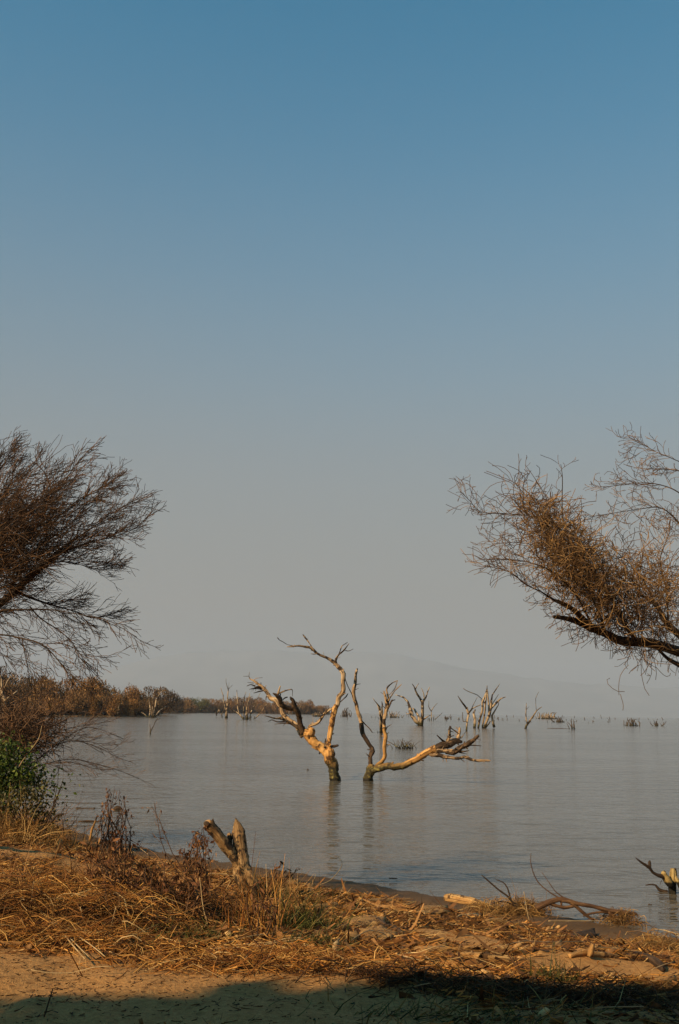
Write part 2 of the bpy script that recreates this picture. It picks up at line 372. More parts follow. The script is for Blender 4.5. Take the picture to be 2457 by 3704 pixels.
m, nt, b = new_mat('sand_and_litter'); M['ground'] = m
tc = N(nt, 'ShaderNodeTexCoord'); sp = N(nt, 'ShaderNodeSeparateXYZ'); nt.links.new(tc.outputs['Object'], sp.inputs[0])
nA = N(nt, 'ShaderNodeTexNoise', i_Scale=0.9, i_Detail=6.0, i_Roughness=0.6); nt.links.new(tc.outputs['Object'], nA.inputs['Vector'])
nB = N(nt, 'ShaderNodeTexNoise', i_Scale=24.0, i_Detail=5.0, i_Roughness=0.7); nt.links.new(tc.outputs['Object'], nB.inputs['Vector'])
nC = N(nt, 'ShaderNodeTexNoise', i_Scale=160.0, i_Detail=2.0); nt.links.new(tc.outputs['Object'], nC.inputs['Vector'])
sand = ramp(nt, [(0.3, (0.27, 0.128, 0.042)), (0.55, (0.41, 0.21, 0.072)), (0.75, (0.50, 0.275, 0.105))]); nt.links.new(nB.outputs[0], sand.inputs[0])
lit = ramp(nt, [(0.35, (0.035, 0.014, 0.004)), (0.52, (0.17, 0.07, 0.017)), (0.7, (0.36, 0.165, 0.045))]); nt.links.new(nB.outputs[0], lit.inputs[0])
at = N(nt, 'ShaderNodeAttribute', attribute_name='litter')
lf = N(nt, 'ShaderNodeMath', operation='MULTIPLY_ADD'); nt.links.new(nB.outputs[0], lf.inputs[0]); lf.inputs[1].default_value = 0.7; nt.links.new(at.outputs['Fac'], lf.inputs[2])
lr = N(nt, 'ShaderNodeMapRange'); nt.links.new(lf.outputs[0], lr.inputs[0]); lr.inputs[1].default_value = 0.55; lr.inputs[2].default_value = 1.05
c1 = mix(nt, lr.outputs[0], sand.outputs[0], lit.outputs[0])
grain = ramp(nt, [(0.35, (0.78, 0.77, 0.75)), (0.65, (1.12, 1.1, 1.08))]); nt.links.new(nC.outputs[0], grain.inputs[0])
c1 = mix(nt, 1.0, c1, grain.outputs[0], 'MULTIPLY')
wz = N(nt, 'ShaderNodeMath', operation='MULTIPLY_ADD'); nt.links.new(nA.outputs[0], wz.inputs[0]); wz.inputs[1].default_value = -0.06; nt.links.new(sp.outputs[2], wz.inputs[2])
wr = N(nt, 'ShaderNodeMapRange'); nt.links.new(wz.outputs[0], wr.inputs[0]); wr.inputs[1].default_value = 0.0; wr.inputs[2].default_value = 0.15; wr.inputs[3].default_value = 1.0; wr.inputs[4].default_value = 0.0
wetc = mix(nt, 0.15, (0.06, 0.035, 0.017), c1)
c2 = mix(nt, wr.outputs[0], c1, wetc)
nt.links.new(c2, b.inputs['Base Color'])
rr = N(nt, 'ShaderNodeMapRange'); nt.links.new(wr.outputs[0], rr.inputs[0]); rr.inputs[3].default_value = 0.9; rr.inputs[4].default_value = 0.75; nt.links.new(rr.outputs[0], b.inputs['Roughness'])
b.inputs['Specular IOR Level'].default_value = 0.2
bp = N(nt, 'ShaderNodeBump', i_Strength=0.7, i_Distance=0.03); nt.links.new(nB.outputs[0], bp.inputs['Height'])
bp2 = N(nt, 'ShaderNodeBump', i_Strength=0.35, i_Distance=0.008); nt.links.new(nC.outputs[0], bp2.inputs['Height']); nt.links.new(bp.outputs[0], bp2.inputs['Normal'])
nt.links.new(bp2.outputs[0], b.inputs['Normal'])

# where litter lies: everywhere on the upper bank except bare sand patches (photo places turned into ground places)
BARE = []
for (px, py, rx, ry) in [(1650, 3395, .42, .35), (1800, 3425, .5, .32), (2120, 3505, .55, .28), (2330, 3500, .35, .22), (150, 3495, .9, .55), (420, 3520, .8, .4), (100, 3640, 1.4, .8),
                         (700, 3620, 1.5, .7), (1230, 3565, .55, .22), (330, 3150, .45, .5), (130, 3085, .6, .8), (1000, 3650, 1.2, .6), (650, 3415, .12, .1), (900, 3255, .25, .25), (840, 3375, .2, .1)]:
    c = G(px, py); BARE.append((c[0], c[1], rx * (1.1 if px > 1500 else .85), ry * (1.1 if px > 1500 else .8)))

def litter(x, y):
    d = shore_y(x) - y
    n = fbm2(x, y, 1.1, 31, 3)
    v = np.clip((d - 1.3 + 0.6 * n) / 0.7, 0, 1)
    edge = 0.22 * fbm2(x, y, 3.0, 41, 3)
    for (cx, cy, rx, ry) in BARE:
        q = np.sqrt(((x - cx) / rx) ** 2 + ((y - cy) / ry) ** 2)
        v = v * np.clip((q + edge * 2 - 0.75) / 0.5, 0.03, 1)
    v = v * np.clip(0.9 + 0.6 * n, 0.2, 1)
    v = v * np.where(y < 6.9, 0.22, 1.0)
    return v
la = ground_me.attributes.new('litter', 'FLOAT', 'POINT'); la.data.foreach_set('value', litter(V[:, 0], V[:, 1]).astype(np.float32))
tag(link('ground', ground_me, M['ground']), kind='structure')

# far shore: a low strip of land whose waterline runs away to the right
FS = [(-700, 2588), (-300, 2586), (0, 2584), (200, 2588), (400, 2591), (540, 2592), (600, 2581), (700, 2578), (780, 2579), (900, 2580), (1050, 2583), (1200, 2584.5), (1215, 2582.5)]
fw = np.array([Pz(x, y) for x, y in FS]); 
rows = []
for k, (back, z) in enumerate([(-2, -0.3), (0, 0.05), (4, 0.35), (25, 0.9), (120, 1.2), (500, 1.5)]):
    q = fw.copy(); dirv = q[:, :2] / np.linalg.norm(q[:, :2], axis=1, keepdims=True); q[:, :2] += dirv * back; q[:, 2] = z; rows.append(q)
V = np.concatenate(rows); n = len(fw); Q = []
for r in range(len(rows) - 1):
    for c in range(n - 1): Q.append((r * n + c, r * n + c + 1, (r + 1) * n + c + 1, (r + 1) * n + c))
m, nt, b = new_mat('dry_bank'); tc = N(nt, 'ShaderNodeTexCoord'); nz = N(nt, 'ShaderNodeTexNoise', i_Scale=0.35, i_Detail=5.0); nt.links.new(tc.outputs['Object'], nz.inputs['Vector'])
r = ramp(nt, [(0.3, (0.10, 0.065, 0.03)), (0.7, (0.26, 0.18, 0.09))]); nt.links.new(nz.outputs[0], r.inputs[0]); nt.links.new(r.outputs[0], b.inputs['Base Color']); b.inputs['Roughness'].default_value = 0.9
tag(link('far_shore', mk_mesh('far_shore', V, [np.array(Q)]), m), kind='structure')

# lake
m, nt, b = new_mat('lake_water'); M['water'] = m
b.inputs['Base Color'].default_value = (0.10, 0.082, 0.06, 1); b.inputs['Roughness'].default_value = 0.09; b.inputs['IOR'].default_value = 1.33
tc = N(nt, 'ShaderNodeTexCoord')
def wave(scale, sx, sy, det, rot=0.0):
    mp = N(nt, 'ShaderNodeMapping'); mp.inputs['Scale'].default_value = (sx, sy, 1); mp.inputs['Rotation'].default_value = (0, 0, rot)
    nt.links.new(tc.outputs['Object'], mp.inputs[0])
    nz = N(nt, 'ShaderNodeTexNoise', i_Scale=scale, i_Detail=det, i_Roughness=0.55); nt.links.new(mp.outputs[0], nz.inputs['Vector']); return nz
w1 = wave(1.3, 0.6, 1.0, 4.0, 0.2); w2 = wave(6.0, 0.5, 1.0, 3.0, -0.15); w3 = wave(0.09, 0.35, 1.0, 3.0, 0.05)
pm = ramp(nt, [(0.40, (0.2, 0.2, 0.2)), (0.60, (1, 1, 1))]); nt.links.new(w3.outputs[0], pm.inputs[0])
b1 = N(nt, 'ShaderNodeBump', i_Distance=0.15); nt.links.new(w1.outputs[0], b1.inputs['Height']); ms1 = N(nt, 'ShaderNodeMath', operation='MULTIPLY_ADD', i_1=0.5, i_2=0.6); nt.links.new(pm.outputs[0], ms1.inputs[0]); nt.links.new(ms1.outputs[0], b1.inputs['Strength'])
b2 = N(nt, 'ShaderNodeBump', i_Distance=0.03); nt.links.new(w2.outputs[0], b2.inputs['Height']); nt.links.new(b1.outputs[0], b2.inputs['Normal'])
ms = N(nt, 'ShaderNodeMath', operation='MULTIPLY', i_1=1.0); nt.links.new(pm.outputs[0], ms.inputs[0]); nt.links.new(ms.outputs[0], b2.inputs['Strength'])
nt.links.new(b2.outputs[0], b.inputs['Normal'])
R0 = 24500.0
V = np.array([(-R0, -60, 0), (R0, -60, 0), (R0, R0, 0), (-R0, R0, 0)])
tag(link('lake_water', mk_mesh('lake_water', V, [np.array([[0, 1, 2, 3]])], smooth=False), m), kind='structure')

# hills far beyond the lake, coloured to match the haze so they nearly vanish
RIDGE = [(-900, 2470), (-400, 2440), (0, 2470), (300, 2455), (430, 2410), (520, 2385), (690, 2356), (830, 2352), (940, 2349), (1080, 2360), (1230, 2358), (1380, 2360), (1450, 2368), (1530, 2386), (1650, 2412), (1850, 2444), (2100, 2470), (2457, 2490), (3300, 2520)]
HD = 20000.0; xs = np.linspace(-900, 3300, 160); ry = np.interp(xs, *zip(*RIDGE)) + 9 * fbm2(xs / 45.0, xs * 0, 1.0, 4, 4)
top = np.array([P(a_, b_, HD) for a_, b_ in zip(xs, ry)]); rows = []
for kf, back in [(0.0, -3500), (.35, -2100), (.7, -1000), (.92, -350), (1.0, 0), (.8, 800), (.0, 2800)]:
    q = top.copy(); q[:, 1] += back + 120 * fbm2(xs / 40.0, xs * 0 + kf * 9, 1.0, 8, 3); q[:, 2] = top[:, 2] * kf - (3 if kf == 0 else 0); rows.append(q)
V = np.concatenate(rows); n = len(xs); Q = []
for r in range(len(rows) - 1):
    for c in range(n - 1): Q.append((r * n + c, r * n + c + 1, (r + 1) * n + c + 1, (r + 1) * n + c))
m, nt, b = new_mat('haze_toned_hill'); tc = N(nt, 'ShaderNodeTexCoord'); nz = N(nt, 'ShaderNodeTexNoise', i_Scale=0.0015, i_Detail=5.0); nt.links.new(tc.outputs['Object'], nz.inputs['Vector'])
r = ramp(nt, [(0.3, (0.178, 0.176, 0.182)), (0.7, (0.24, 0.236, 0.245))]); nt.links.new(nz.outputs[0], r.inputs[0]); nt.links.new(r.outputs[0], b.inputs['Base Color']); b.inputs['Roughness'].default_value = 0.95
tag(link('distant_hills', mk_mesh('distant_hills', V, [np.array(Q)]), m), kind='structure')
# the dusty air itself
hm = bpy.data.materials.new('dusty_air'); hm.use_nodes = True; hn = hm.node_tree; hn.nodes.clear()
pv = hn.nodes.new('ShaderNodeVolumePrincipled'); pv.inputs['Color'].default_value = (*HAZE_C, 1); pv.inputs['Density'].default_value = HAZE_D; pv.inputs['Anisotropy'].default_value = 0.0
ho = hn.nodes.new('ShaderNodeOutputMaterial'); hn.links.new(pv.outputs[0], ho.inputs['Volume'])
hx, hz0, hz1 = 25000.0, -5.0, float(top[:, 2].max()) + 15
V = np.array([(-hx, -400, hz0), (hx, -400, hz0), (hx, hx, hz0), (-hx, hx, hz0), (-hx, -400, hz1), (hx, -400, hz1), (hx, hx, hz1), (-hx, hx, hz1)])
tag(link('haze', mk_mesh('haze', V, [np.array([(0, 3, 2, 1), (4, 5, 6, 7), (0, 1, 5, 4), (1, 2, 6, 5), (2, 3, 7, 6), (3, 0, 4, 7)])], smooth=False), hm), 'pale dust hanging in the air over the lake', 'haze', kind='stuff')

# ------------------------------------------------------------------ dead trees traced as limbs with real depth
def limb_world(pts, depth, sc, org, d0=0.0, d1=0.0):
    out = []
    n = len(pts)
    for i, (x, y, w) in enumerate(pts):
        dd = depth + d0 + (d1 - d0) * (i / max(1, n - 1))
        px, py = org[0] + x * sc, org[1] + y * sc
        p = P(px, py, dd); out.append((*p, max(0.5 * w * sc * dd / F, 0.0015)))
    return out

def rot_about(v, axis, ang):
    axis = axis / (np.linalg.norm(axis) + 1e-9)
    return v * math.cos(ang) + np.cross(axis, v) * math.sin(ang) + axis * np.dot(axis, v) * (1 - math.cos(ang))

def dead_tree(name, label, cat, base_px, depth, sc, org, limbs, group=None, step=0.10, sides=9, gnarl=0.22, gscale=9.0, wob=0.012, z_base=None, wscale=1.0, snags=0):
    bpos = P(org[0] + base_px[0] * sc, org[1] + base_px[1] * sc, depth)
    if z_base is not None: bpos[2] = z_base
    root = empty(name, bpos, label, cat, group); carrier = None
    for k, (part, mat, pts, d0, d1) in enumerate(limbs):
        L = smooth_line(limb_world(pts, depth, sc, org, d0, d1), step)
        L[:, 3] *= wscale
        q = L[:, :3]
        jit = np.stack([vnoise(q * 4 + 11, 1 + k), vnoise(q * 4 + 37, 2 + k), vnoise(q * 4 + 71, 3 + k)], 1)
        w = np.minimum(1, np.arange(len(L)) / 3.0)[:, None]
        q = q + jit * np.minimum(wob, L[:, 3:4] * 0.9) * w
        if part == 'trunk': q[0, 2] -= 0.35
        mb = MB(); tubes(mb, q, L[:, 3], sides, True, gnarl, gscale, k)
        if snags and len(q) > 8 and part in ('limb', 'branch', 'trunk', 'stem'):
            rg_ = np.random.default_rng(k * 31 + int(bpos[1] * 10)); ns = rg_.integers(snags, snags + 4) if part != 'trunk' else 1
            for _ in range(ns):
                i_ = int(rg_.integers(len(q) // 5, len(q) - 2)); t_ = q[i_ + 1] - q[i_]; t_ /= np.linalg.norm(t_) + 1e-9
                d_ = rot_about(t_, np.cross(t_, rg_.normal(size=3)), math.radians(rg_.uniform(35, 75))); r_ = L[i_, 3] * rg_.uniform(.22, .45); ln_ = min(max(L[i_, 3] * rg_.uniform(2.2, 5.5), .06 * depth / 35), .20 * depth / 35)
                u_ = np.linspace(0, 1, 5)[:, None]; pp_ = q[i_] + d_ * ln_ * u_ + rg_.normal(size=3) * ln_ * .12 * u_ * u_
                tubes(mb, pp_, np.linspace(r_, r_ * rg_.uniform(.2, .6), 5), 5, True, .2, 12, k)
        minor = part in ('twig', 'stub', 'splinter', 'spike', 'knot')
        ob_ = link(part, mb.mesh(part, bpos), M[mat], carrier if (minor and carrier) else root)
        if not minor: carrier = ob_
    return root

A_SC, A_OR = 450 / 1568, (850, 2270)
dT1 = Pz(1216, 2824)[1]
T1 = [
 ('trunk', 'tree_a', [(1275, 1935, 128), (1262, 1850, 118), (1240, 1760, 124), (1215, 1680, 138), (1190, 1600, 150), (1170, 1545, 110)], 0, 0),
 ('limb', 'tree_a', [(1215, 1640, 80), (1205, 1560, 84), (1197, 1480, 60), (1205, 1350, 58), (1213, 1240, 60), (1235, 1120, 56), (1255, 1050, 58), (1275, 980, 50)], 0, -.25),
 ('limb', 'tree_top', [(1262, 1030, 54), (1275, 980, 51), (1310, 900, 54), (1350, 820, 54), (1370, 720, 49), (1372, 640, 51), (1365, 580, 58), (1340, 530, 50), (1300, 480, 47), (1265, 440, 48)], -.25, .1),
 ('branch', 'tree_top', [(1280, 455, 44), (1210, 415, 38), (1160, 385, 32), (1100, 355, 30), (1040, 315, 34), (985, 275, 37), (925, 245, 30), (860, 235, 26), (790, 230, 22), (720, 235, 20), (655, 240, 10)], .1, -.5),
 ('branch', 'tree_top', [(985, 275, 18), (950, 215, 13), (915, 160, 17), (880, 115, 20), (858, 88, 9)], -.2, -.1),
 ('twig', 'tree_top', [(1040, 325, 14), (1000, 335, 12), (955, 330, 5)], -.15, -.3),
 ('twig', 'tree_dark', [(730, 228, 10), (665, 213, 7), (610, 180, 8), (560, 155, 8), (535, 128, 11)], -.42, -.6),
 ('branch', 'tree_top', [(1265, 445, 34), (1285, 390, 30), (1310, 350, 20), (1360, 300, 18), (1395, 265, 16), (1425, 225, 9), (1440, 200, 5)], .1, .4),
 ('branch', 'tree_top', [(1275, 400, 16), (1310, 330, 12), (1340, 260, 12), (1355, 225, 10), (1420, 185, 7)], .12, .2),
 ('twig', 'tree_top', [(1395, 290, 11), (1440, 295, 8), (1490, 270, 5)], .3, .5),
 ('twig', 'tree_dark', [(1385, 610, 12), (1400, 680, 10), (1440, 770, 10), (1475, 850, 9), (1490, 900, 8)], 0, .3),
 ('twig', 'tree_dark', [(1325, 940, 13), (1385, 890, 14), (1410, 865, 14), (1425, 835, 8)], -.2, .1),
 ('stub', 'tree_dark', [(1215, 1500, 26), (1260, 1500, 32), (1305, 1485, 24)], -.05, -.2),
 ('stub', 'tree_top', [(1135, 1520, 34), (1140, 1440, 20), (1148, 1390, 9)], -.05, -.05),
 ('branch', 'tree_top', [(1250, 1010, 34), (1200, 1030, 28), (1160, 1070, 30), (1110, 1130, 34), (1060, 1195, 36), (1000, 1225, 38), (955, 1245, 36), (930, 1290, 44)], -.2, .05),
 ('twig', 'tree_top', [(985, 1225, 14), (986, 1180, 7), (984, 1120, 4)], 0, .05),
 ('twig', 'tree_dark', [(1190, 1020, 12), (1150, 1045, 11), (1130, 1090, 12), (1090, 1115, 16), (1045, 1120, 8)], -.1, -.35),
 ('limb', 'tree_a', [(1195, 1620, 100), (1165, 1590, 108), (1120, 1545, 110), (1060, 1500, 103), (1000, 1440, 108), (950, 1380, 110), (905, 1335, 112), (865, 1310, 84)], 0, .2),
 ('knot', 'tree_a', [(925, 1385, 70), (950, 1340, 108), (958, 1300, 92), (945, 1275, 40)], .05, -.08),
 ('branch', 'tree_dark', [(868, 1330, 74), (840, 1280, 66), (820, 1200, 58), (790, 1100, 56), (765, 1030, 58), (750, 960, 52), (730, 900, 40), (700, 868, 18)], .15, -.3),
 ('branch', 'tree_dark', [(755, 1020, 46), (690, 1020, 46), (630, 990, 48), (590, 940, 48), (560, 890, 50), (530, 850, 42), (480, 825, 14)], -.1, -.55),
 ('stub', 'tree_top', [(540, 850, 26), (560, 780, 20), (572, 735, 14)], -.45, -.5),
 ('twig', 'tree_top', [(555, 825, 20), (640, 800, 18), (700, 785, 12), (725, 790, 9), (727, 870, 5)], -.45, -.2),
 ('twig', 'tree_dark', [(575, 830, 14), (572, 905, 14)], -.4, -.4),
 ('twig', 'tree_dark', [(595, 920, 9), (630, 885, 16), (665, 875, 14)], -.35, -.2),
 ('branch', 'tree_top', [(860, 1370, 62), (830, 1320, 60), (790, 1270, 55), (740, 1215, 50), (680, 1165, 48), (620, 1110, 50), (592, 1060, 50), (588, 1000, 48), (555, 940, 50), (510, 905, 58)], .2, .8),
 ('branch', 'tree_top', [(530, 915, 56), (460, 885, 52), (430, 840, 48), (390, 800, 50), (345, 750, 42), (290, 710, 30), (240, 670, 22), (200, 650, 15), (180, 620, 8), (183, 560, 5)], .8, 1.3),
 ('twig', 'tree_dark', [(182, 612, 7), (105, 615, 4)], 1.25, 1.35),
 ('twig', 'tree_top', [(235, 665, 9), (270, 640, 8), (350, 632, 4)], 1.2, 1.1),
 ('branch', 'tree_dark', [(340, 765, 44), (280, 752, 40), (230, 770, 18), (180, 780, 5)], 1.05, .7),
 ('twig', 'tree_dark', [(255, 738, 14), (200, 720, 10), (150, 738, 6)], .95, .8),
 ('twig', 'tree_dark', [(235, 700, 8), (200, 695, 6), (160, 690, 4)], 1.2, 1.4),
 ('twig', 'tree_dark', [(355, 795, 15), (280, 815, 13), (235, 825, 7)], 1.0, .6),
 ('stub', 'tree_dark', [(336, 750, 15), (332, 725, 12), (330, 692, 8)], 1.1, 1.0),
 ('twig', 'tree_dark', [(415, 860, 16), (398, 870, 12), (392, 915, 7)], .95, .8),
 ('branch', 'tree_top', [(810, 1265, 42), (720, 1212, 40), (650, 1172, 36), (580, 1150, 30), (500, 1145, 18), (430, 1130, 15), (370, 1110, 7)], .2, -.7),
 ('twig', 'tree_dark', [(640, 1180, 20), (540, 1185, 14), (470, 1165, 12), (420, 1187, 7)], -.2, -.4),
 ('twig', 'tree_dark', [(700, 1212, 18), (600, 1205, 14), (500, 1218, 5)], -.05, .3),
 ('stub', 'tree_dark', [(1080, 1560, 26), (1068, 1590, 18)], 0, .05),
]
dead_tree('dead_tree', 'tall bare tan dead tree leaning left out of the water, arm curling overhead', 'dead tree', (1275, 1925), dT1, A_SC, A_OR, T1, 'dead trees standing in the lake', z_base=0, sides=16, step=.05, gnarl=.32, gscale=8, wob=.04, snags=4)

B_SC, B_OR = 600 / 1568, (1230, 2380)
dT2 = Pz(1334, 2824)[1]
T2 = [
 ('trunk', 'tree_a', [(268, 1168, 90), (280, 1100, 78), (292, 1040, 76), (300, 1000, 50)], 0, 0),
 ('limb', 'tree_dark', [(283, 1040, 40), (288, 990, 42), (294, 950, 40), (308, 900, 42), (314, 868, 40), (290, 830, 37), (265, 795, 35), (240, 745, 32), (215, 690, 34), (200, 620, 34)], 0, .4),
 ('limb', 'tree_top', [(204, 640, 33), (200, 620, 33), (185, 560, 32), (170, 500, 32), (160, 440, 32), (140, 380, 34), (130, 320, 32), (140, 250, 28), (150, 190, 24), (157, 130, 26), (165, 105, 16)], .4, .6),
 ('twig', 'tree_dark', [(200, 585, 12), (240, 625, 10), (275, 665, 10), (305, 705, 7)], .4, .1),
 ('limb', 'tree_a', [(320, 1055, 40), (375, 1000, 36), (405, 960, 32), (425, 910, 34), (425, 840, 34), (427, 760, 34), (420, 690, 33), (418, 640, 32)], 0, -.5),
 ('limb', 'tree_top', [(419, 665, 33), (418, 640, 33), (430, 560, 35), (440, 480, 38), (440, 415, 38), (428, 375, 28), (415, 315, 12)], -.5, -.3),
 ('branch', 'tree_top', [(442, 425, 26), (455, 380, 19), (445, 290, 14), (490, 240, 10), (545, 212, 6)], -.35, .1),
 ('branch', 'tree_top', [(448, 430, 20), (465, 395, 14), (500, 340, 11), (550, 280, 10), (582, 250, 6)], -.35, -.8),
 ('branch', 'tree_dark', [(452, 480, 20), (470, 445, 15), (490, 402, 14), (525, 392, 6)], -.4, -.6),
 ('twig', 'tree_top', [(545, 212, 6), (522, 280, 8), (490, 325, 6), (462, 350, 6)], .1, -.3),
 ('twig', 'tree_dark', [(430, 690, 11), (450, 655, 9), (490, 628, 4)], -.4, -.6),
 ('limb', 'tree_a', [(290, 1080, 66), (320, 1058, 60), (360, 1045, 58), (430, 1030, 56), (520, 1025, 54), (600, 1010, 54), (670, 980, 56), (740, 940, 60), (810, 905, 62), (870, 882, 68), (915, 858, 62)], 0, -.9),
 ('branch', 'tree_dark', [(890, 868, 58), (960, 832, 58), (1010, 820, 60), (1070, 805, 58), (1110, 790, 50), (1150, 792, 26)], -.85, -.5),
 ('branch', 'tree_top', [(1005, 820, 40), (1030, 750, 28), (1045, 690, 26), (1050, 646, 20)], -.65, -.5),
 ('twig', 'tree_dark', [(1035, 752, 12), (1080, 735, 7)], -.55, -.7),
 ('twig', 'tree_dark', [(1050, 662, 9), (1100, 700, 8), (1125, 715, 6)], -.5, -.45),
 ('twig', 'tree_dark', [(990, 800, 24), (970, 775, 16), (950, 755, 12), (915, 728, 7)], -.7, -.9),
 ('branch', 'tree_top', [(1112, 795, 36), (1125, 740, 32), (1135, 690, 26), (1130, 655, 12)], -.5, -.3),
 ('twig', 'tree_top', [(1140, 760, 12), (1165, 725, 7), (1190, 695, 4)], -.45, -.2),
 ('branch', 'tree_dark', [(1000, 890, 30), (1060, 895, 42), (1110, 870, 46), (1160, 830, 44), (1220, 800, 40), (1270, 770, 33), (1312, 733, 22)], -.9, -1.5),
 ('twig', 'tree_dark', [(1170, 838, 20), (1240, 828, 12), (1335, 830, 5)], -1.1, -.8),
 ('twig', 'tree_dark', [(1085, 882, 18), (1160, 882, 16), (1220, 875, 7)], -1, -1.3),
 ('twig', 'tree_dark', [(1110, 885, 12), (1150, 895, 9), (1200, 907, 4)], -1.05, -1.0),
 ('branch', 'tree_top', [(905, 880, 34), (980, 880, 30), (1050, 888, 32), (1090, 890, 20)], -.9, -1.05),
 ('branch', 'tree_top', [(850, 895, 44), (930, 917, 36), (1000, 940, 34), (1080, 945, 30), (1150, 945, 28), (1200, 947, 34), (1250, 960, 26), (1320, 970, 22), (1400, 975, 16), (1425, 972, 7)], -.8, -1.9),
]
dead_tree('dead_tree', 'dead tree in the water with one long limb reaching low over the surface', 'dead tree', (270, 1160), dT2, B_SC, B_OR, T2, 'dead trees standing in the lake', z_base=0, sides=16, step=.05, gnarl=.32, gscale=8, wob=.04, snags=4)

# farther dead trees, each at the distance its waterline gives
def far_tree(label, base, sc, org, limbs, mat='far_dead', name='dead_tree', cat='dead tree', group='dead trees standing in the lake', wscale=0.92):
    bx, by = org[0] + base[0] * sc, org[1] + base[1] * sc
    d = Pz(bx, by)[1]
    lim = []
    for k, l in enumerate(limbs):
        part = l[0]; pts = l[1]; mm = l[2] if len(l) > 2 else mat
        dd = (random.Random(k * 7 + int(bx)).uniform(-1, 1)) * 0.02 * d
        lim.append((part, mm, pts, 0, dd))
    return dead_tree(name, label, cat, base, d, sc, org, lim, group, step=0.008 * d, sides=6, gnarl=0.3, gscale=1.6, wob=0.12, z_base=0, wscale=wscale, snags=2)

far_tree('narrow dead tree with pale split stems behind the upright limb', (388, 706), B_SC, B_OR, [
 ('trunk', [(390, 708, 42), (386, 640, 36), (384, 560, 32), (382, 500, 26)]), ('branch', [(383, 520, 24), (375, 460, 18), (350, 430, 12), (310, 378, 5)]),
 ('branch', [(392, 620, 22), (398, 520, 20), (402, 440, 14), (396, 410, 6)]), ('branch', [(384, 540, 14), (362, 470, 10), (345, 420, 5)]),
 ('stub', [(340, 712, 12), (312, 704, 9), (296, 706, 6)], 'far_dark'), ('stub', [(355, 712, 9), (355, 694, 7)], 'far_dark'), ('stub', [(366, 712, 9), (367, 698, 6)], 'far_dark')])
far_tree('dark-footed dead tree forking into a wide ragged V', (768, 640), B_SC, B_OR, [
 ('trunk', [(768, 642, 46), (770, 600, 48), (780, 540, 40), (782, 470, 38), (780, 405, 32)]), ('branch', [(780, 420, 26), (750, 370, 22), (715, 310, 18), (700, 270, 12), (685, 245, 6)]),
 ('twig', [(710, 302, 12), (728, 265, 8), (746, 240, 5)]), ('branch', [(785, 410, 24), (815, 370, 16), (830, 320, 10), (848, 275, 6)]), ('branch', [(798, 392, 14), (790, 330, 10), (770, 285, 6)]),
 ('limb', [(765, 628, 42), (720, 600, 36), (685, 550, 36), (670, 510, 48), (660, 460, 30), (640, 410, 24), (600, 370, 16), (525, 348, 6)], 'far_dead'),
 ('branch', [(750, 600, 26), (745, 560, 22), (720, 510, 20), (690, 475, 16)]), ('branch', [(790, 580, 18), (830, 552, 14), (852, 540, 6)]), ('twig', [(672, 520, 18), (640, 530, 10), (626, 515, 5)]),
 ('stub', [(760, 640, 12), (715, 643, 8), (640, 655, 5)], 'far_dark')])
far_tree('thin forked sapling snag just right of the wide ragged V', (862, 590), B_SC, B_OR, [
 ('trunk', [(864, 590, 13), (865, 540, 11), (865, 495, 10)]), ('branch', [(865, 505, 9), (840, 460, 7), (840, 408, 4)]), ('branch', [(866, 495, 8), (890, 460, 7), (922, 425, 4)]),
 ('stub', [(832, 590, 10), (834, 568, 7)]), ('stub', [(846, 590, 9), (846, 566, 6)]), ('branch', [(898, 582, 9), (930, 552, 7), (966, 518, 4)]), ('stub', [(884, 588, 9), (888, 540, 5)])])
far_tree('pale broken dead tree at the near side of the many-stemmed clump', (1197, 692), B_SC, B_OR, [
 ('trunk', [(1195, 695, 22), (1200, 610, 22), (1210, 535, 26), (1197, 470, 26)]), ('branch', [(1198, 480, 20), (1165, 430, 16), (1135, 395, 14), (1115, 358, 7)]),
 ('branch', [(1208, 530, 16), (1250, 480, 12), (1330, 442, 7)]), ('branch', [(1196, 600, 10), (1166, 600, 9), (1158, 560, 8), (1160, 512, 6)], 'far_dark'), ('twig', [(1240, 490, 10), (1262, 440, 7), (1300, 370, 4)])])
far_tree('many-stemmed bleached dead tree clump, the widest toward the open lake', (1365, 664), B_SC, B_OR, [
 ('trunk', [(1358, 664, 36), (1385, 600, 32), (1410, 540, 32), (1425, 470, 30), (1430, 400, 24)]), ('stem', [(1274, 664, 32), (1275, 590, 30), (1264, 520, 26), (1282, 488, 12)]),
 ('stem', [(1308, 664, 20), (1320, 580, 19), (1345, 500, 20), (1350, 420, 22), (1372, 350, 17), (1390, 290, 10), (1393, 262, 5)]),
 ('branch', [(1430, 410, 22), (1440, 350, 15), (1480, 290, 10), (1512, 243, 4)]), ('branch', [(1412, 530, 22), (1405, 420, 19), (1396, 330, 16), (1388, 262, 5)]),
 ('branch', [(1425, 480, 22), (1480, 420, 20), (1520, 380, 16), (1566, 370, 7)]), ('stem', [(1458, 654, 32), (1442, 600, 24), (1440, 540, 20), (1470, 490, 13), (1498, 440, 8), (1500, 400, 5)]),
 ('stem', [(1345, 660, 16), (1365, 540, 18), (1375, 440, 20), (1385, 330, 14)]), ('branch', [(1370, 430, 14), (1340, 385, 9), (1300, 350, 8), (1220, 320, 8), (1165, 288, 6)]),
 ('stub', [(1380, 655, 16), (1410, 615, 12), (1425, 595, 7)]), ('twig', [(1435, 470, 12), (1450, 420, 9), (1500, 345, 4)])])
C_SC, C_OR = 807 / 1568, (1650, 2450)
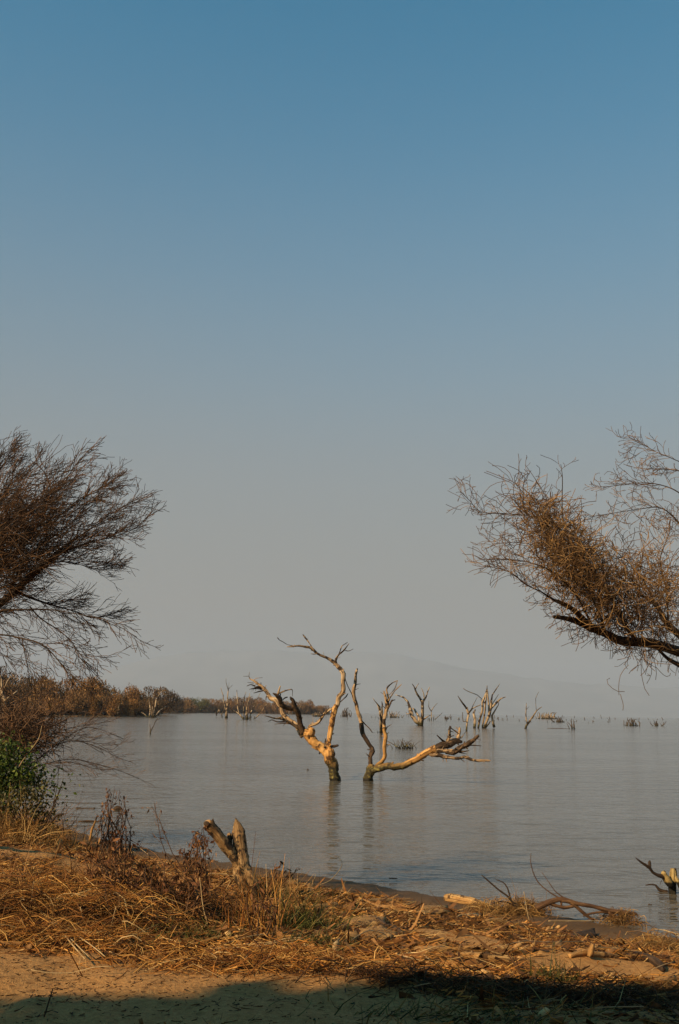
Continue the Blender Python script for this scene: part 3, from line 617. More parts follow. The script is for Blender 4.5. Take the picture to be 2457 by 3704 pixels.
far_tree('slim lone Y-shaped dead tree standing apart over open water', (488, 361), C_SC, C_OR, [
 ('trunk', [(484, 362, 15), (495, 338, 15), (515, 312, 15), (540, 275, 10)]), ('branch', [(535, 285, 10), (570, 230, 8), (603, 208, 4)]), ('branch', [(500, 330, 9), (490, 260, 8), (495, 180, 4)]),
 ('twig', [(565, 240, 5), (560, 150, 3.5), (582, 102, 2.5)]), ('twig', [(492, 230, 4), (515, 205, 2.5)])])
D_SC, D_OR = 500 / 1568, (700, 2420)
far_tree('slender white dead tree with a tall forked tip by the far thicket', (372, 558), D_SC, D_OR, [
 ('trunk', [(372, 560, 30), (378, 480, 26), (385, 400, 20), (386, 300, 14), (398, 225, 10)]), ('branch', [(396, 235, 9), (370, 150, 6), (370, 105, 4)]), ('twig', [(398, 225, 6), (445, 180, 4)]),
 ('branch', [(374, 500, 16), (352, 400, 14), (336, 300, 11), (312, 213, 6)]), ('branch', [(384, 440, 12), (405, 385, 9), (424, 335, 6)]), ('twig', [(400, 225, 5), (405, 150, 3)])])
far_tree('low pale snag with two short arms at the edge of the far thicket', (328, 548), D_SC, D_OR, [
 ('trunk', [(330, 550, 12), (318, 510, 10), (300, 480, 8), (290, 440, 5)]), ('stem', [(265, 530, 13), (258, 500, 10), (240, 470, 8), (238, 440, 4)]), ('branch', [(268, 510, 8), (285, 470, 7), (302, 425, 5)]), ('branch', [(322, 520, 8), (345, 460, 6), (350, 430, 4)])])
far_tree('spreading bleached dead tree of many arms before the far thicket', (606, 572), D_SC, D_OR, [
 ('trunk', [(608, 574, 40), (606, 500, 26), (607, 430, 18), (630, 340, 11), (640, 272, 5)]), ('limb', [(572, 570, 26), (530, 520, 17), (495, 490, 12), (455, 470, 7)]), ('branch', [(520, 510, 16), (502, 440, 14), (497, 350, 12), (492, 236, 7)]),
 ('branch', [(575, 560, 16), (570, 440, 11), (574, 350, 10), (598, 258, 5)]), ('limb', [(635, 565, 16), (660, 480, 13), (690, 420, 10), (755, 395, 7)]), ('limb', [(700, 560, 14), (770, 490, 9), (830, 400, 8), (930, 390, 5)]),
 ('twig', [(499, 320, 9), (530, 345, 7), (558, 372, 5)]), ('twig', [(632, 330, 7), (650, 318, 5), (662, 308, 3)]), ('twig', [(690, 420, 7), (735, 320, 6), (760, 268, 4)]), ('stub', [(650, 568, 12), (655, 530, 8)]), ('stub', [(690, 566, 12), (692, 535, 8)])])
far_tree('low dead scrub tree half hidden behind the leaning tree', (1085, 520), D_SC, D_OR, [
 ('trunk', [(1082, 522, 12), (1085, 480, 10), (1095, 450, 6)]), ('stem', [(1120, 525, 10), (1122, 490, 7)]), ('limb', [(1180, 480, 11), (1215, 430, 9), (1247, 370, 5)]), ('branch', [(1212, 432, 6), (1205, 380, 4)])])
E_SC, E_OR = 650 / 1568, (0, 2400)
far_tree('multi-stemmed dead tree at the corner of the far shore', (1330, 472), E_SC, E_OR, [
 ('trunk', [(1335, 474, 24), (1352, 400, 18), (1368, 320, 14), (1395, 265, 10), (1437, 222, 6)]), ('stem', [(1305, 474, 16), (1312, 390, 12), (1303, 320, 9), (1300, 285, 5)]), ('stem', [(1350, 474, 14), (1395, 410, 10), (1455, 374, 6)]),
 ('branch', [(1380, 300, 9), (1420, 290, 7), (1478, 264, 5)]), ('stem', [(1325, 470, 14), (1335, 360, 10), (1340, 250, 6)]), ('stem', [(1290, 470, 12), (1260, 440, 8), (1235, 425, 5)]), ('branch', [(1385, 255, 7), (1392, 215, 4)]), ('branch', [(1430, 232, 6), (1438, 205, 4)])])
far_tree('small dark forked snag alone in the water off the far shore', (1310, 616), E_SC, E_OR, [
 ('trunk', [(1311, 620, 16), (1315, 575, 11), (1305, 532, 5)]), ('branch', [(1316, 590, 11), (1345, 540, 8), (1358, 500, 6), (1406, 474, 4)]), ('twig', [(1350, 520, 6), (1375, 478, 4)])], 'far_dark')
far_tree('short dark snag with a pale torn top near the leafless shrub', (520, 578), E_SC, E_OR, [
 ('trunk', [(519, 580, 20), (524, 530, 14), (535, 470, 14), (520, 445, 8)], 'far_dark'), ('branch', [(534, 475, 12), (560, 452, 8), (590, 470, 6)]), ('branch', [(568, 455, 7), (585, 500, 9)], 'far_dark')])
far_tree('pale torn dead tree standing tall behind the leafless shrub', (25, 640), E_SC, E_OR, [
 ('trunk', [(10, 650, 34), (28, 520, 34), (42, 420, 34), (32, 300, 44), (20, 220, 36)]), ('limb', [(40, 330, 26), (90, 290, 20), (155, 240, 10)]), ('branch', [(22, 230, 22), (15, 180, 16), (12, 130, 10), (0, 105, 6)]), ('branch', [(30, 240, 16), (80, 130, 8), (130, 90, 5)]), ('branch', [(30, 370, 18), (-10, 400, 12), (-40, 410, 7)])])
far_tree('pale broken stem standing against the foot of the far thicket', (1032, 462), E_SC, E_OR, [
 ('trunk', [(1033, 466, 12), (1030, 420, 10), (1036, 370, 8)]), ('branch', [(1034, 380, 5), (1065, 345, 4)])])
# twig clumps and stick tufts poking out of the water
def tuft(name, label, cat, px, py, wpx, hpx, n, mat, group, seed, lean=0.5):
    rg = np.random.default_rng(seed); c = Pz(px, py); d = c[1]; s = d / F
    PPs, RRs = [], []
    for i in range(n):
        x = rg.normal() * 0.32 * wpx * s; y = rg.normal() * 0.3 * wpx * s; h = hpx * s * rg.uniform(0.35, 1.0)
        dx, dy = rg.normal(size=2) * lean * h; t = np.linspace(0, 1, 5)[:, None]
        base = np.array([x, y, -0.1]); tip = np.array([x + dx, y + dy, h]); k = rg.normal(size=3) * 0.18 * h
        PPs.append(base * (1 - t) + tip * t + k * np.sin(t * np.pi)); RRs.append(np.linspace(1.3, 0.5, 5) * s * rg.uniform(0.9, 1.8))
    mb = MB(); tubes(mb, np.array(PPs), np.array(RRs), 4)
    o = link(name, mb.mesh(name), M[mat], None, (c[0], c[1], 0)); tag(o, label, cat, group)
    return o
g = 'stick tufts poking out of the lake'
tuft('stick_tuft', 'low tangle of bleached twigs awash behind the low-reaching limb', 'stick tuft', 1478, 2708, 76, 34, 34, 'far_dark', g, 1, .9)
tuft('stick_tuft', 'dark twig tuft just beyond the slim lone Y-shaped tree', 'stick tuft', 2028, 2613, 34, 22, 18, 'far_dark', g, 2)
tuft('stick_tuft', 'short split snag in open water right of the slim Y-shaped tree', 'stick tuft', 2070, 2637, 10, 40, 7, 'far_dark', g, 3, .25)
tuft('stick_tuft', 'wide row of short sticks far out under the thorny branch', 'stick tuft', 2290, 2626, 56, 26, 24, 'far_dark', g, 4, .3)
tuft('stick_tuft', 'rightmost small tuft of sticks far out on the lake', 'stick tuft', 2378, 2626, 34, 22, 15, 'far_dark', g, 5, .5)
tuft('stick_tuft', 'pale brown reed patch on the horizon near the Y-shaped tree', 'stick tuft', 1978, 2601, 46, 24, 60, 'far_dead', g, 6, .3)
tuft('stick_tuft', 'spiky dark tuft on the horizon between the two big dead trees', 'stick tuft', 1256, 2592, 24, 34, 20, 'far_dark', g, 7, .3)
tuft('stick_tuft', 'thin reeds on the horizon beside the upright forked limb', 'stick tuft', 1425, 2596, 40, 26, 20, 'far_dead', g, 8, .4)
tuft('stick_tuft', 'tiny sticks left of the many-stemmed clump', 'stick tuft', 1620, 2602, 16, 16, 10, 'far_dark', g, 9, .4)
tuft('stick_tuft', 'scattered sticks at the end of the far thicket', 'stick tuft', 1150, 2592, 26, 16, 26, 'far_dead', g, 10, .7)
# countless far stubs along the horizon
rg = np.random.default_rng(5); PPs, RRs = [], []
for i in range(95):
    px = rg.uniform(1180, 2450); py = 2577 + (px - 1228) * math.tan(ROLL) + rg.uniform(7, 26); c = Pz(px, py); s = c[1] / F
    h = rg.uniform(3, 13) * s; t = np.linspace(0, 1, 3)[:, None]; l = rg.normal(size=2) * .3 * h
    PPs.append(np.array([c[0], c[1], -.2]) * (1 - t) + np.array([c[0] + l[0], c[1] + l[1], h]) * t); RRs.append(np.array([1.1, .9, .6]) * s * rg.uniform(.8, 1.5))
mb = MB(); tubes(mb, np.array(PPs), np.array(RRs), 4)
tag(link('drowned_stubs', mb.mesh('drowned_stubs'), M['far_dark']), 'tiny far stubs dotting the lake below the horizon', 'stubs', kind='stuff')

# ------------------------------------------------------------------ far thicket: shrubs along the far shore
def shrub_proto(seed, n=4200, w=1.0, h=0.8):
    """unit shrub about 1 m high: flakes set over several lobes, plus a few bare sticks."""
    rg = np.random.default_rng(seed)
    lobes = [(rg.uniform(-.45, .45) * w, rg.uniform(-.4, .4) * w, rg.uniform(.30, .68) * h, rg.uniform(.2, .36)) for _ in range(9)]
    lobes += [(rg.uniform(-.6, .6) * w, rg.uniform(-.5, .3) * w, rg.uniform(.12, .25), rg.uniform(.15, .24)) for _ in range(6)]
    C, S = [], []
    for i in range(n):
        l = lobes[rg.integers(len(lobes))]; v = rg.normal(size=3); v /= np.linalg.norm(v); r = l[3] * rg.uniform(.45, 1.08) ** .6
        p = np.array([l[0], l[1], l[2]]) + v * r * np.array([1, 1, .85]); p[2] = max(p[2], .01); C.append(p); S.append(v)
    C = np.array(C); D = np.array(S) * .6 + rg.normal(size=(n, 3)) * .9 + np.array([0, 0, .15]); D /= np.linalg.norm(D, axis=1, keepdims=True)
    U = np.cross(D, rg.normal(size=(n, 3))); U /= np.linalg.norm(U, axis=1, keepdims=True)
    L = rg.uniform(.03, .075, n)[:, None]; w2 = rg.uniform(.008, .018, n)[:, None]
    V = np.stack([C - U * w2, C + U * w2, C + D * L + U * w2 * .4, C + D * L - U * w2 * .4], 1).reshape(-1, 3)
    Q = np.arange(n * 4).reshape(n, 4)
    crown = mk_mesh('crown', V, [Q], smooth=False)
    mb = MB()
    for k in range(6):
        a = rg.uniform(0, 6.28); tip = np.array([math.cos(a) * .35, math.sin(a) * .35, rg.uniform(.5, .85) * h]); t = np.linspace(0, 1, 4)[:, None]
        tubes(mb, np.array([math.cos(a) * .05, math.sin(a) * .05, -.05]) * (1 - t) + tip * t + rg.normal(size=3) * .05 * np.sin(t * 3.14), np.linspace(.018, .007, 4), 4)
    return crown, mb.mesh('trunk')
PROTO = [shrub_proto(100 + k) for k in range(5)]
def shrub(px, py, wpx, hpx, k, mat, label, group='shrubs of the far thicket', back=0.0, name='shrub'):
    c = Pz(px, py); d = c[1] + back; c = c * (d / c[1]); c[2] = 0.3 + min(back * 0.03, 0.9); s = np.linalg.norm(c - CAM) / F
    r = empty(name, c, label, 'shrub', group)
    hz = hpx * s / 0.80; wx = wpx * s / 1.5
    r.scale = (wx, wx, hz); r.rotation_euler = (0, 0, k * 1.7 + px * .01)
    cr, tr = PROTO[k % 5]
    key = (k % 5, mat)
    if key not in shrub.cache:
        c2 = cr.copy(); c2.name = 'crown'; c2.materials.clear(); c2.materials.append(M[mat]); shrub.cache[key] = c2
    o = link('crown', shrub.cache[key], None, r)
    if not tr.materials: tr.materials.append(M['far_dead'])
    link('trunk', tr, None, r)
shrub.cache = {}
def fs_y(px): return np.interp(px, [a for a, _ in FS], [b for _, b in FS])
TOP = [(-200, 2445), (0, 2412), (60, 2410), (110, 2432), (150, 2462), (200, 2462), (260, 2456), (330, 2466), (400, 2458), (440, 2462), (480, 2492), (560, 2490), (640, 2512), (690, 2522), (740, 2530), (800, 2528), (850, 2522), (920, 2524), (1000, 2530), (1080, 2536), (1110, 2532), (1130, 2548), (1175, 2545), (1195, 2562)]
def top_y(px): return np.interp(px, [a for a, _ in TOP], [b for _, b in TOP])
rg = np.random.default_rng(12); k = 0
px = -180.0
while px < 1190:                                        # back row makes the skyline, front row the foot
    yb = fs_y(px); ht = yb - top_y(px); wd_ = max(34, ht * rg.uniform(.8, 1.2)) if px < 560 else max(26, ht * rg.uniform(.8, 1.3))
    mat = ['shrub_brown', 'shrub_rust', 'shrub_dark', 'shrub_brown', 'shrub_rust'][rg.integers(5)]
    if px < 130: mat = 'shrub_dark' if rg.random() < .6 else 'shrub_brown'
    if abs(px - 715) < 26:
        shrub(px, yb, wd_ * 1.2, ht * 1.0, k, 'shrub_green', 'only green-topped shrub along the far brown thicket' if abs(px - 715) < 13 else 'olive shrub beside the green-topped one in the far thicket', back=8)
    else:
        shrub(px, yb, wd_ * 1.25, ht * rg.uniform(.8, 1.06), k, mat, {'shrub_dark': 'dark brown', 'shrub_rust': 'rust-coloured'}.get(mat, 'mid-brown') + ' leafless shrub forming the skyline of the far thicket', 'skyline shrubs of the far thicket', back=rg.uniform(8, 16))
    px += wd_ * .5; k += 1
px = -180.0
while px < 1185:
    yb = fs_y(px); ht = (yb - top_y(px)); wd_ = max(24, ht * rg.uniform(.5, .8)); mat = ['shrub_rust', 'shrub_brown', 'shrub_rust', 'shrub_dark'][rg.integers(4)]
    shrub(px, yb, wd_ * 1.3, ht * rg.uniform(.45, .75), k, mat, 'low ' + {'shrub_dark': 'dark brown', 'shrub_rust': 'rust-coloured'}.get(mat, 'mid-brown') + ' shrub at the waterline of the far thicket', 'waterline shrubs of the far thicket', back=rg.uniform(0.5, 4))
    px += wd_ * .55; k += 1

# ------------------------------------------------------------------ thorn trees: traced limbs, grown twigs
def rot_about(v, axis, ang):
    axis = axis / (np.linalg.norm(axis) + 1e-9)
    return v * math.cos(ang) + np.cross(axis, v) * math.sin(ang) + axis * np.dot(axis, v) * (1 - math.cos(ang))

def sprout(rg, L, spacing, length, ang=(25, 60), bias=(0, 0, 0), wob=0.25, k=6, t0=0.1, taper=True, curl=0.0, tipgrow=True):
    """side shoots from polyline L (n,4): list of (k,4)."""
    q = L[:, :3]; seg = np.linalg.norm(np.diff(q, axis=0), axis=1); cum = np.concatenate([[0], np.cumsum(seg)]); tot = cum[-1]
    if tot < 1e-4: return []
    out = []; s = tot * t0 + rg.uniform(0, spacing)
    bias = np.asarray(bias, float)
    while s < tot:
        i = min(np.searchsorted(cum, s) - 1, len(q) - 2); i = max(i, 0); f = (s - cum[i]) / (seg[i] + 1e-9)
        p = L[i] * (1 - f) + L[i + 1] * f; t = (q[i + 1] - q[i]) / (seg[i] + 1e-9)
        d = rot_about(t, np.cross(t, rg.normal(size=3)), math.radians(rg.uniform(*ang))) + bias; d /= np.linalg.norm(d)
        ln = length * rg.uniform(.45, 1.15) * ((1.05 - .55 * s / tot) if taper else 1)
        r0 = min(p[3] * .75, max(.0028, ln * .0085)); pts = [np.array([*p[:3], r0])]; c = p[:3].copy(); st = ln / (k - 1)
        cv = rg.normal(size=3) * curl
        for j in range(1, k):
            d = d + rg.normal(size=3) * wob * .5 + bias * .12 + np.cross(cv, d); d /= np.linalg.norm(d); c = c + d * st
            pts.append(np.array([*c, max(r0 * (1 - .6 * j / (k - 1)), .0022)]))
        out.append(np.array(pts)); s += spacing * rg.uniform(.5, 1.5)
    return out

def batch(mb, lines, sides=3, rs=1.0):
    by = {}
    for l in lines: by.setdefault(len(l), []).append(l)
    for kk, ls in by.items():
        A = np.array(ls); tubes(mb, A[:, :, :3], A[:, :, 3] * rs, sides, cap=False)

def traced(limbs, depth, sc, org, step):
    out = []
    for pts, d0, d1 in limbs: out.append(smooth_line(limb_world(pts, depth, sc, org, d0, d1), step))
    return out

# --- left thorn tree
L_SC, L_OR, L_D = 800 / 1568, (-45, 1508), 11.0
LL = [
 ([(-700, 2100, 90), (-420, 1760, 76), (-200, 1580, 64), (0, 1400, 56), (60, 1340, 54), (170, 1250, 50), (270, 1180, 48), (360, 1110, 44), (430, 1040, 36), (520, 970, 26), (640, 920, 16), (760, 880, 10), (860, 858, 7), (980, 820, 5), (1060, 780, 4), (1140, 700, 3)], 0, -.6),
 ([(400, 1070, 26), (470, 975, 20), (600, 880, 13), (750, 780, 9), (840, 710, 6), (920, 660, 5), (1040, 590, 3)], -.3, .3),
 ([(-300, 1660, 40), (-150, 1250, 40), (0, 1110, 38), (100, 1060, 36), (200, 980, 34), (280, 880, 30), (350, 780, 24), (420, 710, 18), (460, 600, 11), (420, 420, 6), (330, 320, 3)], .2, .9),
 ([(400, 730, 16), (520, 690, 12), (620, 620, 8), (750, 530, 5), (920, 450, 3)], .8, .4),
 ([(-350, 1500, 40), (-200, 1000, 30), (-60, 800, 24), (60, 660, 16), (150, 500, 10), (180, 380, 6), (120, 220, 3)], .2, 1.0),
 ([(-200, 900, 20), (-80, 640, 16), (0, 480, 10), (60, 380, 6), (160, 250, 3)], .3, .2),
 ([(-150, 1200, 20), (0, 900, 18), (120, 760, 14), (300, 640, 10), (450, 520, 7), (560, 430, 5), (660, 290, 3)], -.4, -1.0),
 ([(-40, 1440, 26), (100, 1370, 22), (300, 1360, 14), (500, 1375, 9), (700, 1410, 6), (850, 1440, 4), (1060, 1560, 3)], -.1, -.9),
 ([(200, 1235, 26), (400, 1310, 16), (600, 1370, 10), (750, 1425, 6), (920, 1380, 3)], -.2, .5),
 ([(-200, 1600, 20), (-50, 1560, 16), (100, 1540, 14), (250, 1570, 12), (380, 1610, 10), (480, 1700, 8), (560, 1800, 6), (690, 1910, 3)], 0, -.7),
 ([(300, 1340, 10), (380, 1430, 9), (500, 1510, 7), (600, 1600, 6), (700, 1760, 4), (750, 1890, 3)], -.3, -.2),
 ([(380, 1610, 7), (540, 1610, 6), (700, 1680, 4), (850, 1710, 3)], -.4, -.6),
 ([(150, 1260, 18), (250, 1050, 14), (400, 900, 10), (560, 780, 7), (700, 640, 5), (850, 480, 3)], .5, 1.2),
 ([(430, 1040, 14), (560, 1030, 9), (700, 1060, 5), (800, 1090, 3), (890, 1020, 2.5)], -.2, .2),
 ([(20, 1400, 12), (60, 1600, 7), (90, 1690, 4), (180, 1700, 2.5)], -.2, -.4),
 ([(240, 1560, 8), (270, 1700, 5), (300, 1850, 4), (295, 1910, 3)], -.3, -.4),
]
lines = traced(LL, L_D, L_SC, L_OR, .09)
base = P(-500, 2500, 11.0); hb = float(ground_h(base[0] - .5, 11.2)[0]); base = np.array([base[0] - .5, 11.2, hb])
lt = empty('thorn_tree', base, 'dark leafless thorn tree arching in over the shore from the left side', 'tree')
tip0 = lines[0][0]
tr = smooth_line([(base[0], base[1], hb - .2, .26), (base[0] - .05, base[1], hb + .5, .2), (*(0.5 * (base + tip0[:3]) + np.array([-.15, 0, .1])), .17), (*tip0[:3], tip0[3] * 1.05)], .15)
mb = MB(); tubes(mb, tr[:, :3], tr[:, 3], 10, True, .2, 5); link('trunk', mb.mesh('trunk', base), M['thorn_bark'], lt)
for l in lines:
    mb = MB(); j = np.stack([vnoise(l[:, :3] * 3, 5), vnoise(l[:, :3] * 3 + 9, 6), vnoise(l[:, :3] * 3 + 20, 7)], 1) * np.minimum(.035, l[:, 3:4] * 1.2)
    l[:, :3] += j; tubes(mb, l[:, :3], np.maximum(l[:, 3], .003), 6, True, .15, 8); link('limb', mb.mesh('limb', base), M['thorn_bark'], lt)
rg = np.random.default_rng(3); tw = []
for i, l in enumerate(lines):
    low = i in (7, 9, 10, 11, 14, 15); bias = np.array([.34, 0, .17]) if not low else np.array([.24, 0, -.22])
    if i == 8: bias = np.array([.35, 0, .02])
    sub = l[l[:, 0] > P(-120, 2000, 11)[0]]
    if len(sub) < 4: continue
    A = sprout(rg, sub, .036 if not low else .06, .52 if not low else .42, (15, 60), bias, .3, 7, .05)
    for a in A:
        B = sprout(rg, a, .05 if not low else .065, .28, (20, 50), bias * .7, .25, 5, .12); tw.append(a)
        for b_ in B:
            tw.append(b_)
            if rg.random() < (.75 if not low else .45): tw += sprout(rg, b_, .07, .15, (25, 55), bias * .5, .25, 4, .2)
for i in range(2500):                       # the tangled heart of the crown
    u, v = np.clip(rg.normal(size=2), -1.9, 1.6); cx = 20 + 240 * u; cy = 930 - .5 * 240 * u + 200 * v
    if cx < -160: continue
    c = P(L_OR[0] + cx * L_SC, L_OR[1] + cy * L_SC, L_D + rg.normal() * .5); d = rg.normal(size=3) * .6 + np.array([.7, 0, .35]); d /= np.linalg.norm(d); ln = rg.uniform(.2, .6); pts = []
    for j in range(6):
        d = d + rg.normal(size=3) * .16; d /= np.linalg.norm(d); pts.append((*c, .0034 - .0003 * j)); c = c + d * ln / 5
    tw.append(np.array(pts))
mb = MB(); batch(mb, tw, 3, 1.2); cm = mb.mesh('crown', base); tag(link('crown', cm, M['twig_l'], lt), kind='stuff'); print('left twigs', len(tw))

# --- right thorn tree
R_SC, R_OR, R_D = 857 / 1568, (1600, 1400), 9.5
RL = [
 ([(2300, 2080, 120), (2000, 1880, 96), (1750, 1790, 80), (1568, 1745, 70), (1400, 1705, 62), (1200, 1680, 60), (1080, 1622, 50), (980, 1582, 46), (900, 1545, 42), (820, 1530, 30), (735, 1522, 22)], .3, -.3),
 ([(1000, 1590, 38), (940, 1540, 38), (880, 1480, 34), (820, 1440, 26), (730, 1400, 16), (650, 1350, 10), (560, 1310, 7), (450, 1225, 5), (280, 1180, 3)], -.2, -.6),
 ([(1300, 1690, 30), (1220, 1590, 26), (1140, 1450, 20), (1050, 1300, 14), (950, 1150, 11), (850, 1010, 8), (700, 880, 6), (450, 840, 5), (260, 830, 4), (190, 760, 3), (120, 690, 2.5)], 0, -.4),
 ([(1800, 1780, 56), (1660, 1700, 50), (1568, 1630, 46), (1500, 1560, 42), (1420, 1440, 32), (1350, 1395, 18), (1290, 1370, 12)], .3, .7),
 ([(1900, 2080, 44), (1750, 1980, 40), (1568, 1850, 34), (1500, 1800, 26), (1430, 1730, 20)], .5, .2),
 ([(830, 1000, 8), (797, 850, 8), (797, 600, 6), (785, 512, 3)], -.3, -.2),
 ([(1080, 1620, 20), (1020, 1450, 16), (940, 1300, 12), (860, 1180, 9), (700, 1080, 6), (520, 1030, 4), (330, 1040, 3)], -.2, .5),
 ([(980, 1560, 18), (900, 1400, 14), (800, 1280, 10), (690, 1200, 7), (520, 1150, 4), (300, 1140, 3)], -.3, -.9),
 ([(1900, 1700, 30), (1750, 1300, 24), (1650, 1050, 18), (1568, 900, 12), (1450, 800, 8), (1300, 810, 5), (1040, 850, 3)], .5, .2),
 ([(1780, 1250, 16), (1680, 850, 12), (1568, 700, 9), (1400, 640, 6), (1250, 640, 4), (1065, 665, 3)], .5, .9),
 ([(1740, 900, 12), (1640, 560, 8), (1540, 480, 6), (1420, 430, 4), (1320, 370, 3), (1235, 330, 2.5)], .6, .4),
 ([(1740, 760, 10), (1660, 620, 8), (1580, 560, 6), (1480, 545, 4), (1360, 540, 2.5)], .6, .3),
 ([(1500, 1560, 16), (1480, 1350, 10), (1440, 1150, 7), (1480, 1020, 5), (1510, 960, 3)], .6, 1.0),
 ([(1420, 1440, 12), (1300, 1250, 8), (1220, 1150, 6), (1100, 1050, 4)], .6, .3),
 ([(670, 860, 5), (690, 740, 4), (610, 600, 3), (550, 515, 2.5)], -.4, -.2),
]
lines = traced(RL, R_D, R_SC, R_OR, .08)
b0 = lines[0][0]; base = np.array([b0[0] + 1.2, b0[1] + .2, 0.0]); hb = float(ground_h(base[0], base[1])[0]); base[2] = hb
rt = empty('thorn_tree', base, 'brown leafless thorn tree with a matted twig nest reaching in from the right', 'tree')
tr = smooth_line([(base[0], base[1], hb - .25, .27), (base[0], base[1], hb + .5, .22), (base[0] - .25, base[1] - .05, hb + .55 * (b0[2] - hb) + .2, .2), (*b0[:3], b0[3] * 1.05)], .15)
mb = MB(); tubes(mb, tr[:, :3], tr[:, 3], 10, True, .2, 5); link('trunk', mb.mesh('trunk', base), M['thorn_bark'], rt)
for i, l in enumerate(lines):
    mb = MB(); j = np.stack([vnoise(l[:, :3] * 3, 5), vnoise(l[:, :3] * 3 + 9, 6), vnoise(l[:, :3] * 3 + 20, 7)], 1) * np.minimum(.03, l[:, 3:4] * 1.2)
    l[:, :3] += j; tubes(mb, l[:, :3], np.maximum(l[:, 3], .0028), 6, True, .15, 8); link('limb', mb.mesh('limb', base), M['thorn_bark'], rt)
rg = np.random.default_rng(8); tw = []
for i, l in enumerate(lines):
    sub = l[l[:, 0] < P(2560, 2000, R_D)[0]]
    if len(sub) < 4 or i in (4,): continue
    bias = np.array([-.1, 0, .26]); sp_, ln_ = .045, .42
    if i == 0: bias = np.array([0, 0, .35]); sp_ = .035; ln_ = .48
    if i in (8, 9, 10, 11): bias = np.array([-.35, 0, .08]); sp_ = .035; ln_ = .34
    if i in (2, 6, 7): sp_ = .03
    if i in (5, 14): sp_, ln_ = .14, .28
    if i in (12, 13, 3): sp_ = .035
    A = sprout(rg, sub, sp_, ln_, (20, 65), bias, .3, 7, .08, curl=.12)
    for a in A:
        tw.append(a); B = sprout(rg, a, .08, .28, (25, 60), bias * .5, .35, 5, .15, curl=.2)
        for b_ in B:
            tw.append(b_)
            if rg.random() < .55: tw += sprout(rg, b_, .07, .13, (25, 60), bias * .3, .35, 4, .2, curl=.25)
# the matted nest of twigs
for i in range(3000):
    if i < 1900:
        u, v = rg.uniform(-1, 1, 2) + rg.normal(size=2) * .12; cx = 850 + 250 * u + 130 * v; cy = 1120 + 300 * v + 240 * u * .8
    else: cx = rg.normal() * 170 + 1330; cy = rg.normal() * 170 + 1400
    c = P(R_OR[0] + cx * R_SC, R_OR[1] + cy * R_SC, R_D - .1 + rg.normal() * .4); d = rg.normal(size=3); d /= np.linalg.norm(d); ln = rg.uniform(.12, .38); cv = rg.normal(size=3) * .4; pts = []
    for j in range(6):
        d = d + np.cross(cv, d) * .6 + rg.normal(size=3) * .12; d /= np.linalg.norm(d); c = c + d * ln / 5; pts.append((*c, .0026))
    tw.append(np.array(pts))
# shoots hanging under the limb
sub = lines[0][len(lines[0]) // 3:]
for a in sprout(rg, sub, .05, .34, (60, 110), (-.15, 0, -.75), .3, 7, .0, curl=.1):
    tw.append(a); tw += sprout(rg, a, .12, .13, (30, 60), (0, 0, -.2), .3, 4, .2)
mb = MB(); batch(mb, tw, 3, 1.1); tag(link('crown', mb.mesh('crown', base), M['twig_r'], rt), kind='stuff'); print('right twigs', len(tw))

# ------------------------------------------------------------------ left waterside shrubs
S_SC, S_OR, S_D = 700 / 1568, (0, 2400), 17.0
SL = [
 ([(20, 1080, 14), (100, 920, 12), (280, 850, 10), (420, 800, 8), (600, 775, 7), (800, 820, 6), (1000, 880, 4), (1125, 935, 3)], 0, -.5),
 ([(20, 1060, 16), (120, 830, 12), (260, 710, 10), (400, 670, 8), (600, 628, 7), (800, 680, 5), (950, 760, 4), (1070, 800, 3)], .1, .5),
 ([(0, 1060, 16), (150, 800, 12), (300, 650, 9), (500, 545, 6), (700, 500, 5), (900, 470, 3)], .2, .8),
 ([(0, 1000, 16), (60, 760, 14), (200, 560, 10), (300, 460, 7), (420, 370, 6), (520, 340, 4), (560, 400, 3)], .2, .4),
 ([(10, 1000, 14), (90, 700, 12), (280, 500, 8), (335, 410, 6), (342, 200, 4), (335, -10, 3)], .3, .1),
 ([(-40, 1000, 16), (40, 700, 12), (100, 520, 8), (180, 420, 6), (260, 340, 4)], .3, .9),
 ([(30, 1080, 12), (200, 900, 9), (300, 830, 7), (560, 800, 6), (760, 850, 5), (900, 860, 3)], -.2, -.8),
 ([(200, 850, 9), (420, 690, 7), (600, 560, 5), (760, 520, 4), (1000, 610, 3)], .1, 1.0),
 ([(560, 640, 5), (700, 490, 4), (790, 415, 3)], .3, .5),
 ([(0, 900, 12), (130, 640, 9), (260, 560, 7), (420, 560, 5), (560, 600, 4)], .1, -.3),
 ([(600, 630, 5), (760, 640, 4), (900, 700, 4), (1040, 590, 2.5)], .3, -.2),
]
lines = traced(SL, S_D, S_SC, S_OR, .1)
base = np.array([*P(-10, 2900, S_D)[:2], 0.0]); base[2] = float(ground_h(base[0], base[1])[0])
sh = empty('leafless_shrub', base, 'leafless reddish shrub sweeping its twigs out over the water above the green bush', 'shrub')
for l in lines:
    mb = MB(); tubes(mb, l[:, :3], np.maximum(l[:, 3], .004), 5, True, .15, 8); link('stem', mb.mesh('stem', base), M['thorn_bark'], sh)
rg = np.random.default_rng(21); tw = []
for i, l in enumerate(lines):
    bias = np.array([.35, 0, .12]) if i not in (0, 6) else np.array([.35, 0, -.02])
    if i == 4: sub = l[:len(l) // 2]
    else: sub = l
    for a in sprout(rg, sub, .12, .55, (20, 55), bias, .25, 6, .1):
        tw.append(a)
        for b_ in sprout(rg, a, .10, .26, (25, 55), bias * .6, .3, 5, .1):
            tw.append(b_)
            if rg.random() < .4: tw += sprout(rg, b_, .1, .12, (25, 55), bias * .3, .3, 4, .2)
